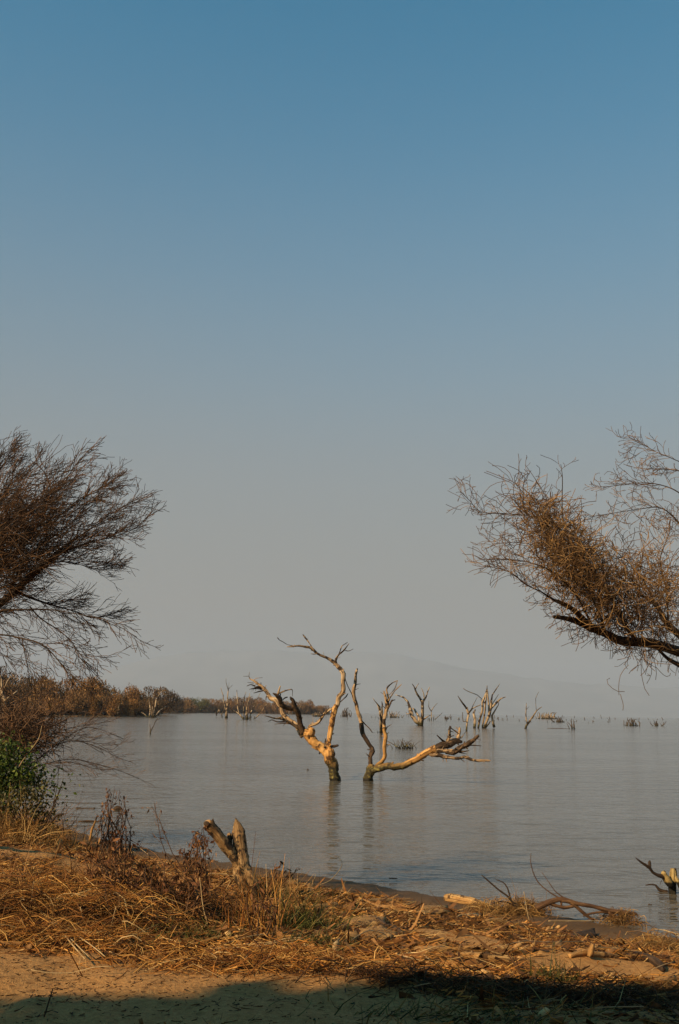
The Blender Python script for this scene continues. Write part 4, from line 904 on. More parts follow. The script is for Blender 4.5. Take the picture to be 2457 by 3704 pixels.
for i in range(1300):    # dense dark heart of the shrub
    c = P(rg.normal() * 75 + 70, rg.normal() * 45 + 2650, S_D + rg.normal() * .4); d = rg.normal(size=3) + np.array([.3, 0, .4]); d /= np.linalg.norm(d); ln = rg.uniform(.2, .5)
    pts = []
    for j in range(5): d = d + rg.normal(size=3) * .2; d /= np.linalg.norm(d); pts.append((*c, .0045)); c = c + d * ln / 4
    tw.append(np.array(pts))
mb = MB(); batch(mb, tw, 3, 1.15); tag(link('crown', mb.mesh('crown', base), M['twig_red'], sh), kind='stuff')

def leaves(rg, C, Lr, Wr, up=.3, fold=.25):
    """pointed two-sided leaves at C: 6 points each, folded along the midrib."""
    n = len(C); D = rg.normal(size=(n, 3)) + np.array([0, -.1, -up]); D /= np.linalg.norm(D, axis=1, keepdims=True)
    U = np.cross(D, rg.normal(size=(n, 3))); U /= np.linalg.norm(U, axis=1, keepdims=True); Nn = np.cross(D, U)
    L = rg.uniform(*Lr, n)[:, None]; w = L * rg.uniform(*Wr, n)[:, None]
    a = C; b_ = C + D * L * .45 + U * w + Nn * w * fold; c = C + D * L; d = C + D * L * .45 - U * w + Nn * w * fold; m_ = C + D * L * .45
    V = np.stack([a, b_, c, d, m_], 1).reshape(-1, 3); i = (np.arange(n) * 5)[:, None]
    T = np.concatenate([i + np.array([[0, 1, 4]]), i + np.array([[1, 2, 4]]), i + np.array([[2, 3, 4]]), i + np.array([[3, 0, 4]])])
    return V, T

def leafy(name, label, cat, blobs, depth, n, mat, Lr, Wr, seed, stem_to, base_px, group=None):
    """blobs: (px,py,rx,ry,weight) photo ellipses filled with leaves around depth."""
    rg = np.random.default_rng(seed); base = np.array([*P(base_px[0], base_px[1], depth)[:2], 0.0]); base[2] = max(0, float(ground_h(base[0], base[1])[0])); s = depth / F
    r = empty(name, base, label, cat, group); C = []; w = np.array([b_[4] for b_ in blobs], float); w /= w.sum()
    cl = []
    for i in range(max(20, n // 28)):
        b_ = blobs[rg.choice(len(blobs), p=w)]; v = rg.normal(size=3); v /= np.linalg.norm(v); q = rg.uniform(.35, 1) ** .5
        c = P(b_[0], b_[1], depth) + np.array([v[0] * b_[2] * s * q, v[1] * b_[2] * s * q * .8, v[2] * b_[3] * s * q]); cl.append(c)
    cl = np.array(cl)
    C = cl[rg.integers(len(cl), size=n)] + rg.normal(size=(n, 3)) * (28 * s) * np.array([1, 1, .8])
    V, T = leaves(rg, C, Lr, Wr); link('foliage', mk_mesh('foliage', V - base, [T], smooth=False), M[mat], r)['kind'] = 'stuff'
    st = []
    for c in cl[rg.choice(len(cl), size=min(stem_to, len(cl)), replace=False)]:
        t = np.linspace(0, 1, 6)[:, None]; p = base * (1 - t) + c * t + rg.normal(size=3) * .08 * np.sin(t * 3.14); st.append(np.hstack([p, np.linspace(.012, .004, 6)[:, None]]))
    mb = MB(); batch(mb, st, 4); link('stems', mb.mesh('stems', base), M['thorn_bark'], r)
    return r
leafy('leafy_bush', 'green leafy bush at the water edge below the leafless shrub', 'bush', [(20, 2720, 70, 45, 2), (60, 2790, 70, 60, 3), (30, 2860, 80, 55, 3), (95, 2830, 35, 45, 1.2), (-60, 2790, 80, 120, 2)], 15.6, 3000, 'green', (.045, .085), (.22, .34), 4, 26, (0, 2990))
leafy('leafy_bush', 'thin olive bush between the green bush and the dry grass', 'bush', [(120, 2880, 55, 40, 2), (150, 2925, 35, 30, 1), (70, 2915, 60, 40, 1)], 15.0, 900, 'olive', (.04, .08), (.18, .3), 5, 18, (100, 3010))
leafy('leafy_sprig', 'small leafy sprig leaning over the water beside the olive bush', 'sprig', [(215, 2838, 12, 10, 1), (240, 2820, 14, 10, 1), (195, 2850, 12, 10, 1), (170, 2815, 10, 8, .4)], 14.8, 46, 'green', (.05, .08), (.2, .3), 6, 3, (120, 2960))

# ------------------------------------------------------------------ grasses, weeds, stems
def blades(rg, C, D, L, w, bend, k=4):
    """curved flat blades; C roots, D unit directions, L lengths, w half widths, bend drop."""
    n = len(C); U = np.cross(D, rg.normal(size=(n, 3))); U /= (np.linalg.norm(U, axis=1, keepdims=True) + 1e-9)
    side = rg.normal(size=(n, 3)) * .25
    rows = []
    for j in range(k):
        t = j / (k - 1); c = C + D * (L * t)[:, None] + np.array([0, 0, -1.0]) * (bend * t * t)[:, None] + side * (L * t * t)[:, None]
        ww = (w * (1 - .75 * t))[:, None]; rows.append(c - U * ww); rows.append(c + U * ww)
    V = np.stack(rows, 1).reshape(-1, 3); i = (np.arange(n) * 2 * k)[:, None]
    Q = np.concatenate([i + np.array([[2 * j, 2 * j + 1, 2 * j + 3, 2 * j + 2]]) for j in range(k - 1)])
    return V, Q

def tussock(name, label, cat, px, py, n, hgt, spread, mat, seed, lean=(0, 0, 0), width=.004, droop=.35, group=None, out=.5, grd=True):
    rg = np.random.default_rng(seed); c = G(px, py)
    x = c[0] + rg.normal(size=n) * spread * .5; y = c[1] + rg.normal(size=n) * spread * .4; z = ground_h(x, y) - .01
    C = np.stack([x, y, z], 1); D = rg.normal(size=(n, 3)) * out; D[:, 2] = 1; D += np.asarray(lean); D /= np.linalg.norm(D, axis=1, keepdims=True)
    L = hgt * rg.uniform(.35, 1.1, n); V, Q = blades(rg, C, D, L, rg.uniform(.5, 1.4, n) * width, L * droop * rg.uniform(.2, 1.4, n))
    base = np.array([c[0], c[1], float(ground_h(c[0], c[1])[0])])
    o = link(name, mk_mesh(name, V - base, [Q], smooth=False), M[mat], None, base); return tag(o, label, cat, group)

tussock('dry_grass', 'tall golden dry grass heaped against the green bush', 'dry grass', 30, 3040, 1100, .85, .8, 'straw_gold', 1, (.15, -.1, 0), .0055, .7)
tussock('dry_brush', 'tangled rusty brush hanging in front of the green bush', 'dry brush', 20, 2990, 1300, .75, .9, 'straw', 21, (.25, -.1, 0), .005, .7, out=.8)
tussock('dry_grass', 'drooping straw-coloured grass clump below the olive bush', 'dry grass', 150, 3010, 600, .5, .5, 'straw_gold', 2, (.3, -.1, 0), .005, .8)
tussock('dry_grass', 'rust-brown flattened grass clump on the far left bank', 'dry grass', 60, 3190, 700, .38, .9, 'straw', 3, (.5, 0, -.3), .005, .8, out=.9)
tussock('dry_grass', 'thin dry grass at the crest between the bush and the tall weed', 'dry grass', 290, 3075, 320, .3, .5, 'straw', 4, (.2, 0, 0), .004, .5)
tussock('dry_grass', 'golden dry grass around the right foot of the forked stump', 'dry grass', 985, 3255, 420, .32, .35, 'straw_gold', 5, (.1, 0, 0), .004, .4)
tussock('dry_grass', 'dry brown stems standing in front of the forked stump', 'dry grass', 930, 3370, 170, .5, .28, 'straw', 6, (0, 0, .4), .004, .2, out=.22)
tussock('dry_grass', 'spiky dry straw standing by the arched driftwood branch', 'dry grass', 1900, 3300, 150, .28, .28, 'straw_gold', 15, (0, 0, 0), .004, .2)
tussock('dry_grass', 'upright reddish dry stems in the middle of the left brush heap', 'dry grass', 330, 3270, 260, .42, .5, 'weed', 22, (.1, 0, .3), .0035, .15, out=.3)
tussock('dry_grass', 'tall reddish dry stems at the left edge of the brush heap', 'dry grass', 60, 3260, 220, .45, .6, 'weed', 23, (.15, 0, .3), .0035, .15, out=.3)
tussock('dry_grass', 'upright dry stems between the bent weed and the brush heap', 'dry grass', 590, 3300, 260, .38, .5, 'weed', 24, (.05, 0, .3), .0035, .15, out=.3)
tussock('green_grass', 'low bright green grass patch at the front of the brush heap', 'grass', 560, 3400, 700, .16, .55, 'grass', 7, (.2, 0, 0), .004, .5, out=.8)
tussock('green_grass', 'green grass patch left of the pale curved stems', 'grass', 725, 3395, 480, .15, .4, 'grass', 8, (-.1, 0, 0), .004, .5, out=.8)
tussock('green_grass', 'tall olive grass tuft right of the forked stump', 'grass', 1065, 3370, 620, .42, .32, 'grass', 9, (.1, 0, .1), .0042, .45)
tussock('green_grass', 'small green tuft spilling off the right end of the pale curved stems', 'grass', 1130, 3420, 260, .2, .25, 'grass', 10, (.35, 0, 0), .004, .6)
tussock('green_grass', 'dark green tuft growing alone on the sand near the right logs', 'grass', 2005, 3560, 150, .2, .18, 'grass', 11, (0, 0, .3), .0045, .35)
tussock('green_grass', 'little grass sprout beside the pale wood chunk', 'grass', 1240, 3440, 50, .16, .1, 'grass', 12, (.1, 0, .3), .004, .3)
tussock('green_grass', 'long shaded grass clump in the bottom right foreground', 'grass', 1560, 3690, 220, .24, .6, 'grass', 13, (.7, .1, -.2), .0045, .6, out=.7)
tussock('green_grass', 'shaded grass clump at the bottom edge under the small sand patch', 'grass', 1880, 3680, 200, .2, .6, 'grass', 14, (.6, .1, -.2), .0045, .6, out=.7)

def weed(label, px, py, top_px, n_st, mat, seed, width=.1, leafn=220, fan=0, name='dry_weed'):
    """upright dead weed: stems bundled to the top, hanging shrivelled leaves."""
    rg = np.random.default_rng(seed); c = G(px, py); base = np.array([c[0], c[1], float(ground_h(c[0], c[1])[0])]); d = c[1]
    r = empty(name, base, label, 'weed', 'dead weeds on the bank'); st = []; tips = []
    for i in range(n_st):
        tp = top_px[i % len(top_px)]; t = P(tp[0] + rg.normal() * 8, tp[1] + abs(rg.normal()) * 25, d + rg.normal() * .1); b0 = base + np.array([rg.normal() * width, rg.normal() * width, -.02])
        u = np.linspace(0, 1, 7)[:, None]; p = b0 * (1 - u) + t * u + rg.normal(size=3) * .07 * np.sin(u * 3.14) + rg.normal(size=(7, 3)) * .012; st.append(np.hstack([p, np.linspace(.0065, .003, 7)[:, None]]))
    side = []
    for s_ in st: side += sprout(rg, s_, .13, .2, (25, 60), (0, 0, .2), .3, 5, .2)
    mb = MB(); batch(mb, st, 4); so_ = link('stem', mb.mesh('stem', base), M['twig_red'], r)
    mb = MB(); batch(mb, side, 3); link('twigs', mb.mesh('twigs', base), M[mat], so_)['kind'] = 'stuff'
    allp = np.concatenate([s_[2:, :3] for s_ in side + st]); C = allp[rg.integers(len(allp), size=leafn)] + rg.normal(size=(leafn, 3)) * .015
    V, T = leaves(rg, C, (.03, .075), (.10, .22), 1.2); link('leaves', mk_mesh('leaves', V - base, [T], smooth=False), M[mat], r)['kind'] = 'stuff'
    return r
weed('tall reddish dead weed standing against the water left of the stump', 420, 3130, [(400, 2850), (430, 2880), (460, 2900), (380, 2900), (415, 2960), (440, 2990), (395, 3000)], 30, 'weed', 1, .16, 380)
weed('bent dead weed with hanging leaves touching the stump top', 730, 3260, [(700, 2990), (725, 2985), (745, 3000), (670, 3060), (690, 3080)], 20, 'weed', 2, .09, 420)
weed('sprawling reddish weed at the heart of the left brush heap', 480, 3300, [(330, 3080), (400, 3040), (520, 3120), (560, 3160), (420, 3140), (300, 3050), (460, 3060)], 36, 'weed', 3, .26, 480)
weed('leafy dead weed rising from the brush between the two grass patches', 640, 3330, [(600, 3190), (660, 3160), (690, 3190), (560, 3210)], 26, 'weed', 4, .2, 420)
weed('thin dry seedhead stalk leaning left over the water', 700, 3210, [(562, 2878)], 2, 'weed', 5, .02, 22)
weed('dark upright stalks in front of the stump grass', 945, 3420, [(940, 3230), (960, 3210), (925, 3240)], 6, 'weed', 6, .05, 60)
weed('wispy dry stalk near the bare sand left of the weed', 250, 3040, [(240, 2900), (275, 2920)], 4, 'weed', 7, .05, 30)
weed('short dead weed clump right of the stump at the shore edge', 1010, 3240, [(1040, 3120), (990, 3140), (1070, 3140)], 9, 'weed', 8, .08, 110)

# ------------------------------------------------------------------ forked stump on the bank
K_SC, K_OR = 320 / 1568, (680, 2930)
cst = G(895, 3235); dst = cst[1]
ST = [
 ('trunk', 'stump', [(1090, 1560, 330), (1085, 1450, 310), (1060, 1330, 330), (1010, 1200, 350), (960, 1050, 330), (925, 900, 300), (905, 760, 270), (905, 640, 245), (905, 520, 232), (900, 420, 215), (893, 340, 175), (880, 270, 120), (862, 200, 60), (852, 150, 22)], 0, 0),
 ('limb', 'stump', [(900, 1000, 150), (830, 860, 190), (760, 740, 200), (690, 640, 195), (610, 540, 190), (530, 430, 190), (450, 340, 185), (390, 270, 180), (345, 235, 150)], -.03, -.2),
 ('root', 'stump', [(1010, 1080, 160), (1100, 1180, 180), (1160, 1300, 170), (1210, 1420, 150), (1260, 1560, 120)], -.05, -.12),
 ('splinter', 'stump', [(960, 520, 90), (965, 400, 80), (962, 320, 60), (955, 280, 24)], .02, .03),
 ('splinter', 'stump', [(740, 600, 100), (735, 500, 90), (730, 420, 70), (745, 395, 24)], .04, .05),
 ('splinter', 'drift_dark', [(430, 300, 90), (440, 220, 70), (448, 150, 14)], -.17, -.18),
 ('splinter', 'drift_dark', [(370, 270, 110), (310, 240, 90), (285, 225, 40)], -.2, -.22),
 ('splinter', 'drift_dark', [(350, 310, 70), (300, 310, 50), (280, 322, 14)], -.2, -.2),
 ('spike', 'drift_dark', [(860, 200, 40), (850, 150, 20), (850, 138, 6)], .0, 0.0),
]
root = dead_tree('tree_stump', 'weathered forked stump with jagged broken tops on the sandy bank', 'tree stump', (1090, 1560), dst, K_SC, K_OR, ST, step=.035, sides=16, gnarl=.26, gscale=16, wob=.008)

# ------------------------------------------------------------------ pale stump standing in the water at the right, with its float
W_SC, W_OR = 257 / 1568, (2200, 3080)
dws = Pz(2433, 3233)[1]
WS = [
 ('trunk', 'water_stump', [(1425, 945, 165), (1425, 850, 165), (1420, 760, 180), (1425, 640, 180), (1430, 520, 165), (1430, 430, 150), (1432, 370, 120)], 0, .02),
 ('branch', 'water_stump', [(1400, 760, 130), (1350, 680, 170), (1290, 590, 170), (1240, 510, 140), (1230, 450, 110)], -.04, -.1),
 ('branch', 'drift_dark', [(1250, 570, 90), (1180, 545, 80), (1080, 510, 62), (980, 450, 56), (930, 380, 60), (860, 320, 60), (760, 260, 46), (680, 205, 36), (605, 140, 14)], -.08, -.25),
 ('stub', 'drift_dark', [(925, 390, 60), (915, 300, 60), (910, 230, 58), (910, 200, 30)], -.15, -.12),
 ('branch', 'water_stump', [(1480, 560, 70), (1530, 640, 80), (1580, 740, 90), (1640, 860, 90), (1680, 950, 80)], -.02, -.1),
 ('stub', 'drift_dark', [(1470, 410, 36), (1485, 370, 34)], -.02, -.02), ('twig', 'drift_dark', [(1180, 640, 14), (1165, 680, 14), (1145, 740, 8)], -.1, -.12),
]
dead_tree('water_stump', 'pale yellow torn stump standing in the shallows at the right edge', 'tree stump', (1425, 940), dws, W_SC, W_OR, WS, z_base=0, step=.03, sides=12, gnarl=.25, gscale=14, wob=.006)

def stick(name, label, cat, pts, mat, group=None, sides=7, gnarl=.15, lift=.0, depth=None, step=.04, parts=None):
    """a stick lying on the ground: photo points (px,py,width px); its ends rest on the ground where the photo shows them."""
    a = G(pts[0][0], pts[0][1]); b_ = G(pts[-1][0], pts[-1][1]); n = len(pts)
    def row(pp, first=None):
        out = []
        for i, (x, y, w) in enumerate(pp):
            if depth is not None: dd = depth
            else:
                t = np.clip((x - pts[0][0]) / (pts[-1][0] - pts[0][0] + 1e-6), -.3, 1.3); dd = a[1] * (1 - t) + b_[1] * t
            p = P(x, y, dd); r = max(.5 * w * dd / F * (.42 if mat == 'pale_stem' else 1), .003); g_ = float(ground_h(p[0], p[1])[0])
            p[2] = max(p[2], g_ + r * .5 + lift) if g_ > -.02 else p[2]
            out.append((*p, r))
        return smooth_line(out, step)
    L = row(pts); base = L[0, :3].copy()
    mb = MB(); tubes(mb, L[:, :3], L[:, 3], sides, True, gnarl, 14, len(pts))
    if not parts:
        o = link(name, mb.mesh(name, base), M[mat], None, base); return tag(o, label, cat, group)
    r = empty(name, base, label, cat, group); link('stem', mb.mesh('stem', base), M[mat], r)
    for pn, pm_, pp in parts:
        L = row(pp); mb = MB(); tubes(mb, L[:, :3], L[:, 3], sides, True, gnarl, 14, len(pp)); link(pn, mb.mesh(pn, base), M[pm_], r)
    return r

# driftwood and logs
def plank(name, label, poly, thick, mat, cat='driftwood', tilt=0.0, seed=0):
    """slab of driftwood: outline traced on the ground, given thickness and a rough top."""
    pts = np.array([G(x, y) for x, y in poly]); c = pts.mean(0); base = np.array([c[0], c[1], float(ground_h(c[0], c[1])[0])]); rg = np.random.default_rng(seed)
    # densify the outline
    out = []
    for i in range(len(pts)):
        a, b_ = pts[i], pts[(i + 1) % len(pts)]; m_ = max(2, int(np.linalg.norm(b_ - a) / .05))
        for t in np.arange(m_) / m_: out.append(a * (1 - t) + b_ * t)
    q = np.array(out); q[:, :2] += rg.normal(size=(len(q), 2)) * .006; n = len(q); z0 = ground_h(q[:, 0], q[:, 1])
    zt = .6 * z0 + .4 * float(np.mean(z0)) + thick + rg.normal(size=n) * .006
    bot = np.stack([q[:, 0], q[:, 1], z0 - .03], 1); top = np.stack([q[:, 0], q[:, 1], zt], 1); inn = top.copy(); inn[:, :2] = c[:2] + (top[:, :2] - c[:2]) * .8; inn[:, 2] += .012
    cen = np.array([[c[0], c[1], zt.mean() + .016]])
    V = np.concatenate([bot, top, inn, cen]) - base; i = np.arange(n); j = (i + 1) % n
    Q = np.concatenate([np.stack([i, j, n + j, n + i], 1), np.stack([n + i, n + j, 2 * n + j, 2 * n + i], 1)]); T = np.stack([2 * n + i, 2 * n + j, np.full(n, 3 * n)], 1)
    uvv = np.stack([V[:, 1] + V[:, 2], V[:, 0]], 1)
    me = mk_mesh(name, V, [Q, T], [uvv[Q], uvv[T]], smooth=False)
    o = link(name, me, M[mat], None, base); return tag(o, label, cat, 'driftwood on the bank')
plank('driftwood_piece', 'long flat pale driftwood slab lying along the shore line', [(1370, 3300), (1470, 3292), (1620, 3297), (1625, 3306), (1500, 3308), (1390, 3307)], .03, 'drift', seed=1)
stick('driftwood_log', 'short thick orange driftwood log at the waterline left of the straw', 'driftwood', [(1615, 3258, 29.9), (1640, 3262, 34), (1700, 3270, 34), (1745, 3280, 24.5), (1775, 3285, 9.5)], 'drift', 'driftwood on the bank', 10, .2)
stick('driftwood_log', 'dull orange log half buried beside the long pale slab', 'driftwood', [(1290, 3268, 17.7), (1350, 3270, 24.5), (1400, 3268, 27.2), (1418, 3266, 20.4)], 'drift', 'driftwood on the bank', 9, .2)
stick('driftwood_log', 'dark chunk of wood slanting down to the bare sand', 'driftwood', [(1368, 3342, 17.7), (1395, 3348, 20.4), (1430, 3370, 16.3), (1462, 3392, 8.2)], 'drift_dark', 'driftwood on the bank', 8, .25, .02)
stick('driftwood_log', 'dark round log lying on the sand near the right edge', 'driftwood', [(2265, 3455, 20.4), (2300, 3470, 28.6), (2350, 3490, 31.3), (2385, 3508, 27.2), (2400, 3520, 16.3)], 'drift_dark', 'driftwood on the bank', 10, .2, .01)
stick('driftwood_log', 'rust-brown rotten log in front of the bare sand patch', 'driftwood', [(1655, 3462, 20.4), (1700, 3465, 31.3), (1760, 3470, 34), (1800, 3480, 23.1), (1935, 3485, 10.9)], 'drift', 'driftwood on the bank', 9, .3)
stick('driftwood_log', 'gnarled brown root lying between the sand patches', 'driftwood', [(2060, 3465, 17.7), (2110, 3470, 27.2), (2150, 3475, 23.1), (2200, 3470, 19), (2255, 3468, 8.2)], 'drift', 'driftwood on the bank', 8, .4)
stick('driftwood_log', 'upright tan root knob above the gnarled brown root', 'driftwood', [(2135, 3470, 27.2), (2138, 3440, 23.1), (2145, 3415, 15)], 'drift', 'driftwood on the bank', 8, .3, 0, G(2135, 3470)[1])
stick('driftwood_log', 'pale split piece of wood behind the right straw mat', 'driftwood', [(1745, 3342, 10.9), (1790, 3348, 20.4), (1870, 3356, 17.7), (1930, 3352, 6.8)], 'drift', 'driftwood on the bank', 7, .3)
for lab_, poly_, th_, mt_, sd_ in [
    ('broad orange bark slab in the litter behind the dark slanting chunk', [(1235, 3335), (1330, 3325), (1400, 3335), (1390, 3352), (1280, 3356)], .03, 'drift', 11),
    ('orange slab with a dark edge lying left of the bare sand', [(1300, 3385), (1380, 3372), (1440, 3398), (1400, 3412), (1310, 3408)], .035, 'drift', 12),
    ('narrow tan board lying behind the S-curved stick', [(1180, 3365), (1260, 3358), (1262, 3367), (1185, 3375)], .025, 'drift', 13),
    ('pale splinter board by the waterline right of the long slab', [(1650, 3312), (1740, 3318), (1738, 3326), (1648, 3320)], .025, 'pale_stem', 14),
    ('flat brown board at the front edge of the bare sand', [(1500, 3445), (1600, 3438), (1640, 3452), (1520, 3460)], .03, 'drift', 15),
    ('rust-brown slab lying under the curved stem on the right sand', [(1930, 3440), (2030, 3432), (2050, 3444), (1950, 3454)], .03, 'drift', 16),
    ('orange bark slab near the right edge above the dark round log', [(2290, 3415), (2380, 3405), (2420, 3420), (2320, 3432)], .03, 'drift', 17),
    ('dark bark slab in the litter below the arched branch', [(2060, 3385), (2150, 3378), (2160, 3392), (2075, 3400)], .03, 'drift_dark', 18),
    ('tan board half under straw right of the stump grass', [(1120, 3290), (1210, 3278), (1225, 3290), (1130, 3302)], .03, 'drift', 19),
    ('reddish slab at the right edge of the litter', [(2340, 3560), (2440, 3550), (2457, 3566), (2360, 3578)], .03, 'drift', 20)]:
    plank('driftwood_piece', lab_, poly_, th_, mt_, seed=sd_)
plank('wood_chunk', 'square yellow wood chunk on the litter right of the stump', [(1110, 3225), (1135, 3210), (1136, 3238), (1115, 3244)], .06, 'drift', 'wood chunk', seed=2)
plank('wood_chunk', 'small grey-white wood chunk beside the grass sprout', [(1205, 3440), (1230, 3430), (1232, 3448), (1208, 3455)], .05, 'pale_stem', 'wood chunk', seed=3)
plank('wood_chunk', 'flat tan bark piece under the dark slanting chunk', [(1250, 3395), (1295, 3390), (1300, 3410), (1255, 3412)], .04, 'drift', 'wood chunk', seed=4)
stick('driftwood_log', 'black charred wood end below the thin white upright stem', 'driftwood', [(1105, 3212, 10.9), (1125, 3212, 13.6), (1147, 3214, 10.9)], 'drift_dark', 'driftwood on the bank', 8, .3)
stick('driftwood_log', 'tan driftwood knot on the sand hump below the olive bush', 'driftwood', [(200, 3092, 10.9), (212, 3070, 13.6), (218, 3045, 15), (222, 3036, 8.2)], 'drift', 'driftwood on the bank', 8, .3, 0, G(200, 3092)[1])

# the arched dark driftwood branch at the right
dA = G(2150, 3338)[1]
stick('driftwood_branch', 'arched dark driftwood branch with forks resting at the waterline', 'driftwood', [(1940, 3284, 18.6), (1975, 3268, 18.6), (2010, 3256, 18.6), (2040, 3253, 17.36), (2090, 3268, 16.12), (2150, 3280, 14.88), (2210, 3296, 16.12), (2290, 3304, 11.16), (2305, 3306, 4.96)], 'drift_red', 'driftwood on the bank', 8, .25, 0, dA, .04,
 [('branch', 'drift_red', [(2030, 3256, 14.88), (2060, 3262, 13.64), (2085, 3280, 13.64), (2120, 3310, 12.4), (2150, 3330, 7.44)]), ('branch', 'drift_red', [(1990, 3268, 11.16), (2040, 3282, 12.4), (2090, 3275, 9.92)]), ('branch', 'drift_red', [(2110, 3312, 7.44), (2160, 3300, 8.06), (2215, 3300, 9.92)]),
  ('branch', 'drift_red', [(2200, 3296, 13.64), (2225, 3316, 11.16), (2240, 3325, 4.96)]), ('twig', 'drift_red', [(2060, 3258, 5.58), (2030, 3250, 4.34), (1990, 3228, 3.72), (1945, 3188, 3.72), (1922, 3130, 3.1), (1921, 3085, 1.86)]), ('twig', 'drift_red', [(2050, 3254, 4.34), (2010, 3225, 3.1), (1985, 3190, 2.48), (1960, 3155, 1.86)]),
  ('twig', 'drift_red', [(1990, 3258, 4.96), (1960, 3264, 4.34), (1935, 3286, 4.34)]), ('stub', 'drift_red', [(2030, 3258, 7.44), (2032, 3280, 6.2)])])
dB = G(1870, 3312)[1]
stick('dead_twig', 'bare dark twig arching out of the straw toward the water', 'twig', [(1868, 3285, 8), (1840, 3245, 7), (1800, 3215, 6), (1760, 3180, 5), (1742, 3165, 3)], 'drift_dark', 'sticks on the bank', 5, .1, 0, dB, .04,
 [('twig', 'drift_dark', [(1850, 3260, 6), (1835, 3210, 5), (1818, 3190, 4), (1795, 3182, 3)]), ('twig', 'drift_dark', [(1860, 3275, 5), (1830, 3262, 5), (1800, 3262, 4), (1780, 3272, 3)])])
# pale stems and sticks, each one to be picked out in the photo
g = 'pale stems on the bank'
PS = [
 ('pale S-curved stick in front of the dark slanting chunk', [(1265, 3436, 8), (1330, 3430, 9), (1390, 3424, 9), (1430, 3405, 8), (1490, 3392, 5)]),
 ('longest pale stem bowed over the green grass in front of the stump', [(735, 3455, 6), (800, 3425, 7), (880, 3392, 8), (960, 3378, 8), (1030, 3374, 7), (1070, 3390, 5)]),
 ('pale stem below the bowed one, ending in the green tuft', [(810, 3447, 6), (880, 3425, 7), (960, 3418, 7), (1040, 3415, 7), (1098, 3420, 5)]),
 ('thick pale pair-like stem lowest in front of the stump', [(760, 3462, 9), (850, 3462, 10), (920, 3455, 9), (1000, 3442, 7), (1095, 3425, 5)]),
 ('pale root lying in a slow wave on the left sand', [(110, 3545, 8), (180, 3552, 9), (260, 3550, 9), (340, 3545, 8), (410, 3533, 5)]),
 ('bent pale reed at the front of the left brush heap', [(180, 3362, 8), (220, 3420, 10), (260, 3460, 11), (305, 3502, 9)]),
 ('second bent reed just right of the front one', [(190, 3375, 7), (240, 3420, 8), (280, 3460, 8), (320, 3492, 6)]),
 ('long reed slanting down from the brush heap to the sand', [(200, 3372, 7), (270, 3410, 8), (330, 3460, 8), (378, 3490, 5)]),
 ('thin reed arching left from the reed fan', [(50, 3410, 5), (110, 3385, 6), (170, 3375, 6), (205, 3385, 5)]),
 ('long pale reed across the green patch at the heap front', [(390, 3460, 6), (460, 3410, 7), (530, 3378, 7), (600, 3362, 5)]),
 ('pale curved stem lying behind the right sand patch', [(1830, 3448, 7), (1900, 3424, 8), (1970, 3420, 8), (2040, 3424, 7), (2120, 3428, 5)]),
 ('wavy pale stem crossing the gnarled root', [(2150, 3450, 7), (2240, 3438, 8), (2310, 3442, 7), (2380, 3460, 6), (2457, 3485, 5)]),
 ('pale stem running along the litter below the arched branch', [(1985, 3352, 8), (2060, 3362, 9), (2120, 3360, 8), (2190, 3350, 5)]),
 ('white stick pointing down into the water at the right edge', [(2330, 3328, 5), (2380, 3355, 6), (2457, 3400, 6)]),
 ('lower white stick parallel to the one at the right edge', [(2340, 3360, 4), (2400, 3376, 5), (2470, 3412, 5)]),
 ('short pale stick crossing the dark round log', [(2360, 3535, 6), (2400, 3522, 6), (2440, 3505, 5)]),
 ('pale stick on the shaded litter below the rotten log', [(1430, 3480, 7), (1480, 3492, 7), (1530, 3506, 6)]),
 ('stubby pale stick right of the pale one on shaded litter', [(1535, 3486, 10), (1550, 3497, 10), (1565, 3507, 8)]),
 ('curved whitish stick in the half shade near the bottom', [(1505, 3542, 6), (1530, 3530, 8), (1570, 3524, 6)]),
 ('straight pale reed lying in shade at the bottom right', [(1980, 3592, 5), (2050, 3592, 6), (2110, 3600, 5)]),
 ('second shaded reed right of the straight one', [(2175, 3605, 5), (2220, 3614, 6), (2260, 3626, 4)]),
 ('faint reed in the deep shade at the bottom edge', [(1500, 3603, 5), (1540, 3598, 6), (1575, 3592, 4)]),
 ('lowest reed in the shade at the bottom right', [(2155, 3680, 5), (2240, 3680, 6), (2330, 3678, 4)]),
 ('pale reed on the crest behind the bent dead weed', [(520, 3195, 6), (590, 3196, 6), (700, 3199, 5)]),
 ('pale reed on the crest left of the stump', [(760, 3176, 6), (810, 3182, 7), (850, 3186, 5)]),
 ('reed crossing low over the straw at the far left', [(20, 3245, 6), (80, 3275, 7), (140, 3300, 6)]),
 ('long thin reed over the middle of the brush heap', [(40, 3290, 6), (140, 3335, 7), (240, 3352, 6), (350, 3370, 4)]),
 ('pale twig lying by the shore left of the weed', [(505, 3080, 4), (535, 3103, 5)]),
]
for lab, pts in PS: stick('pale_stem', lab, 'stem', pts, 'pale_stem', g, 6, .12, .05)
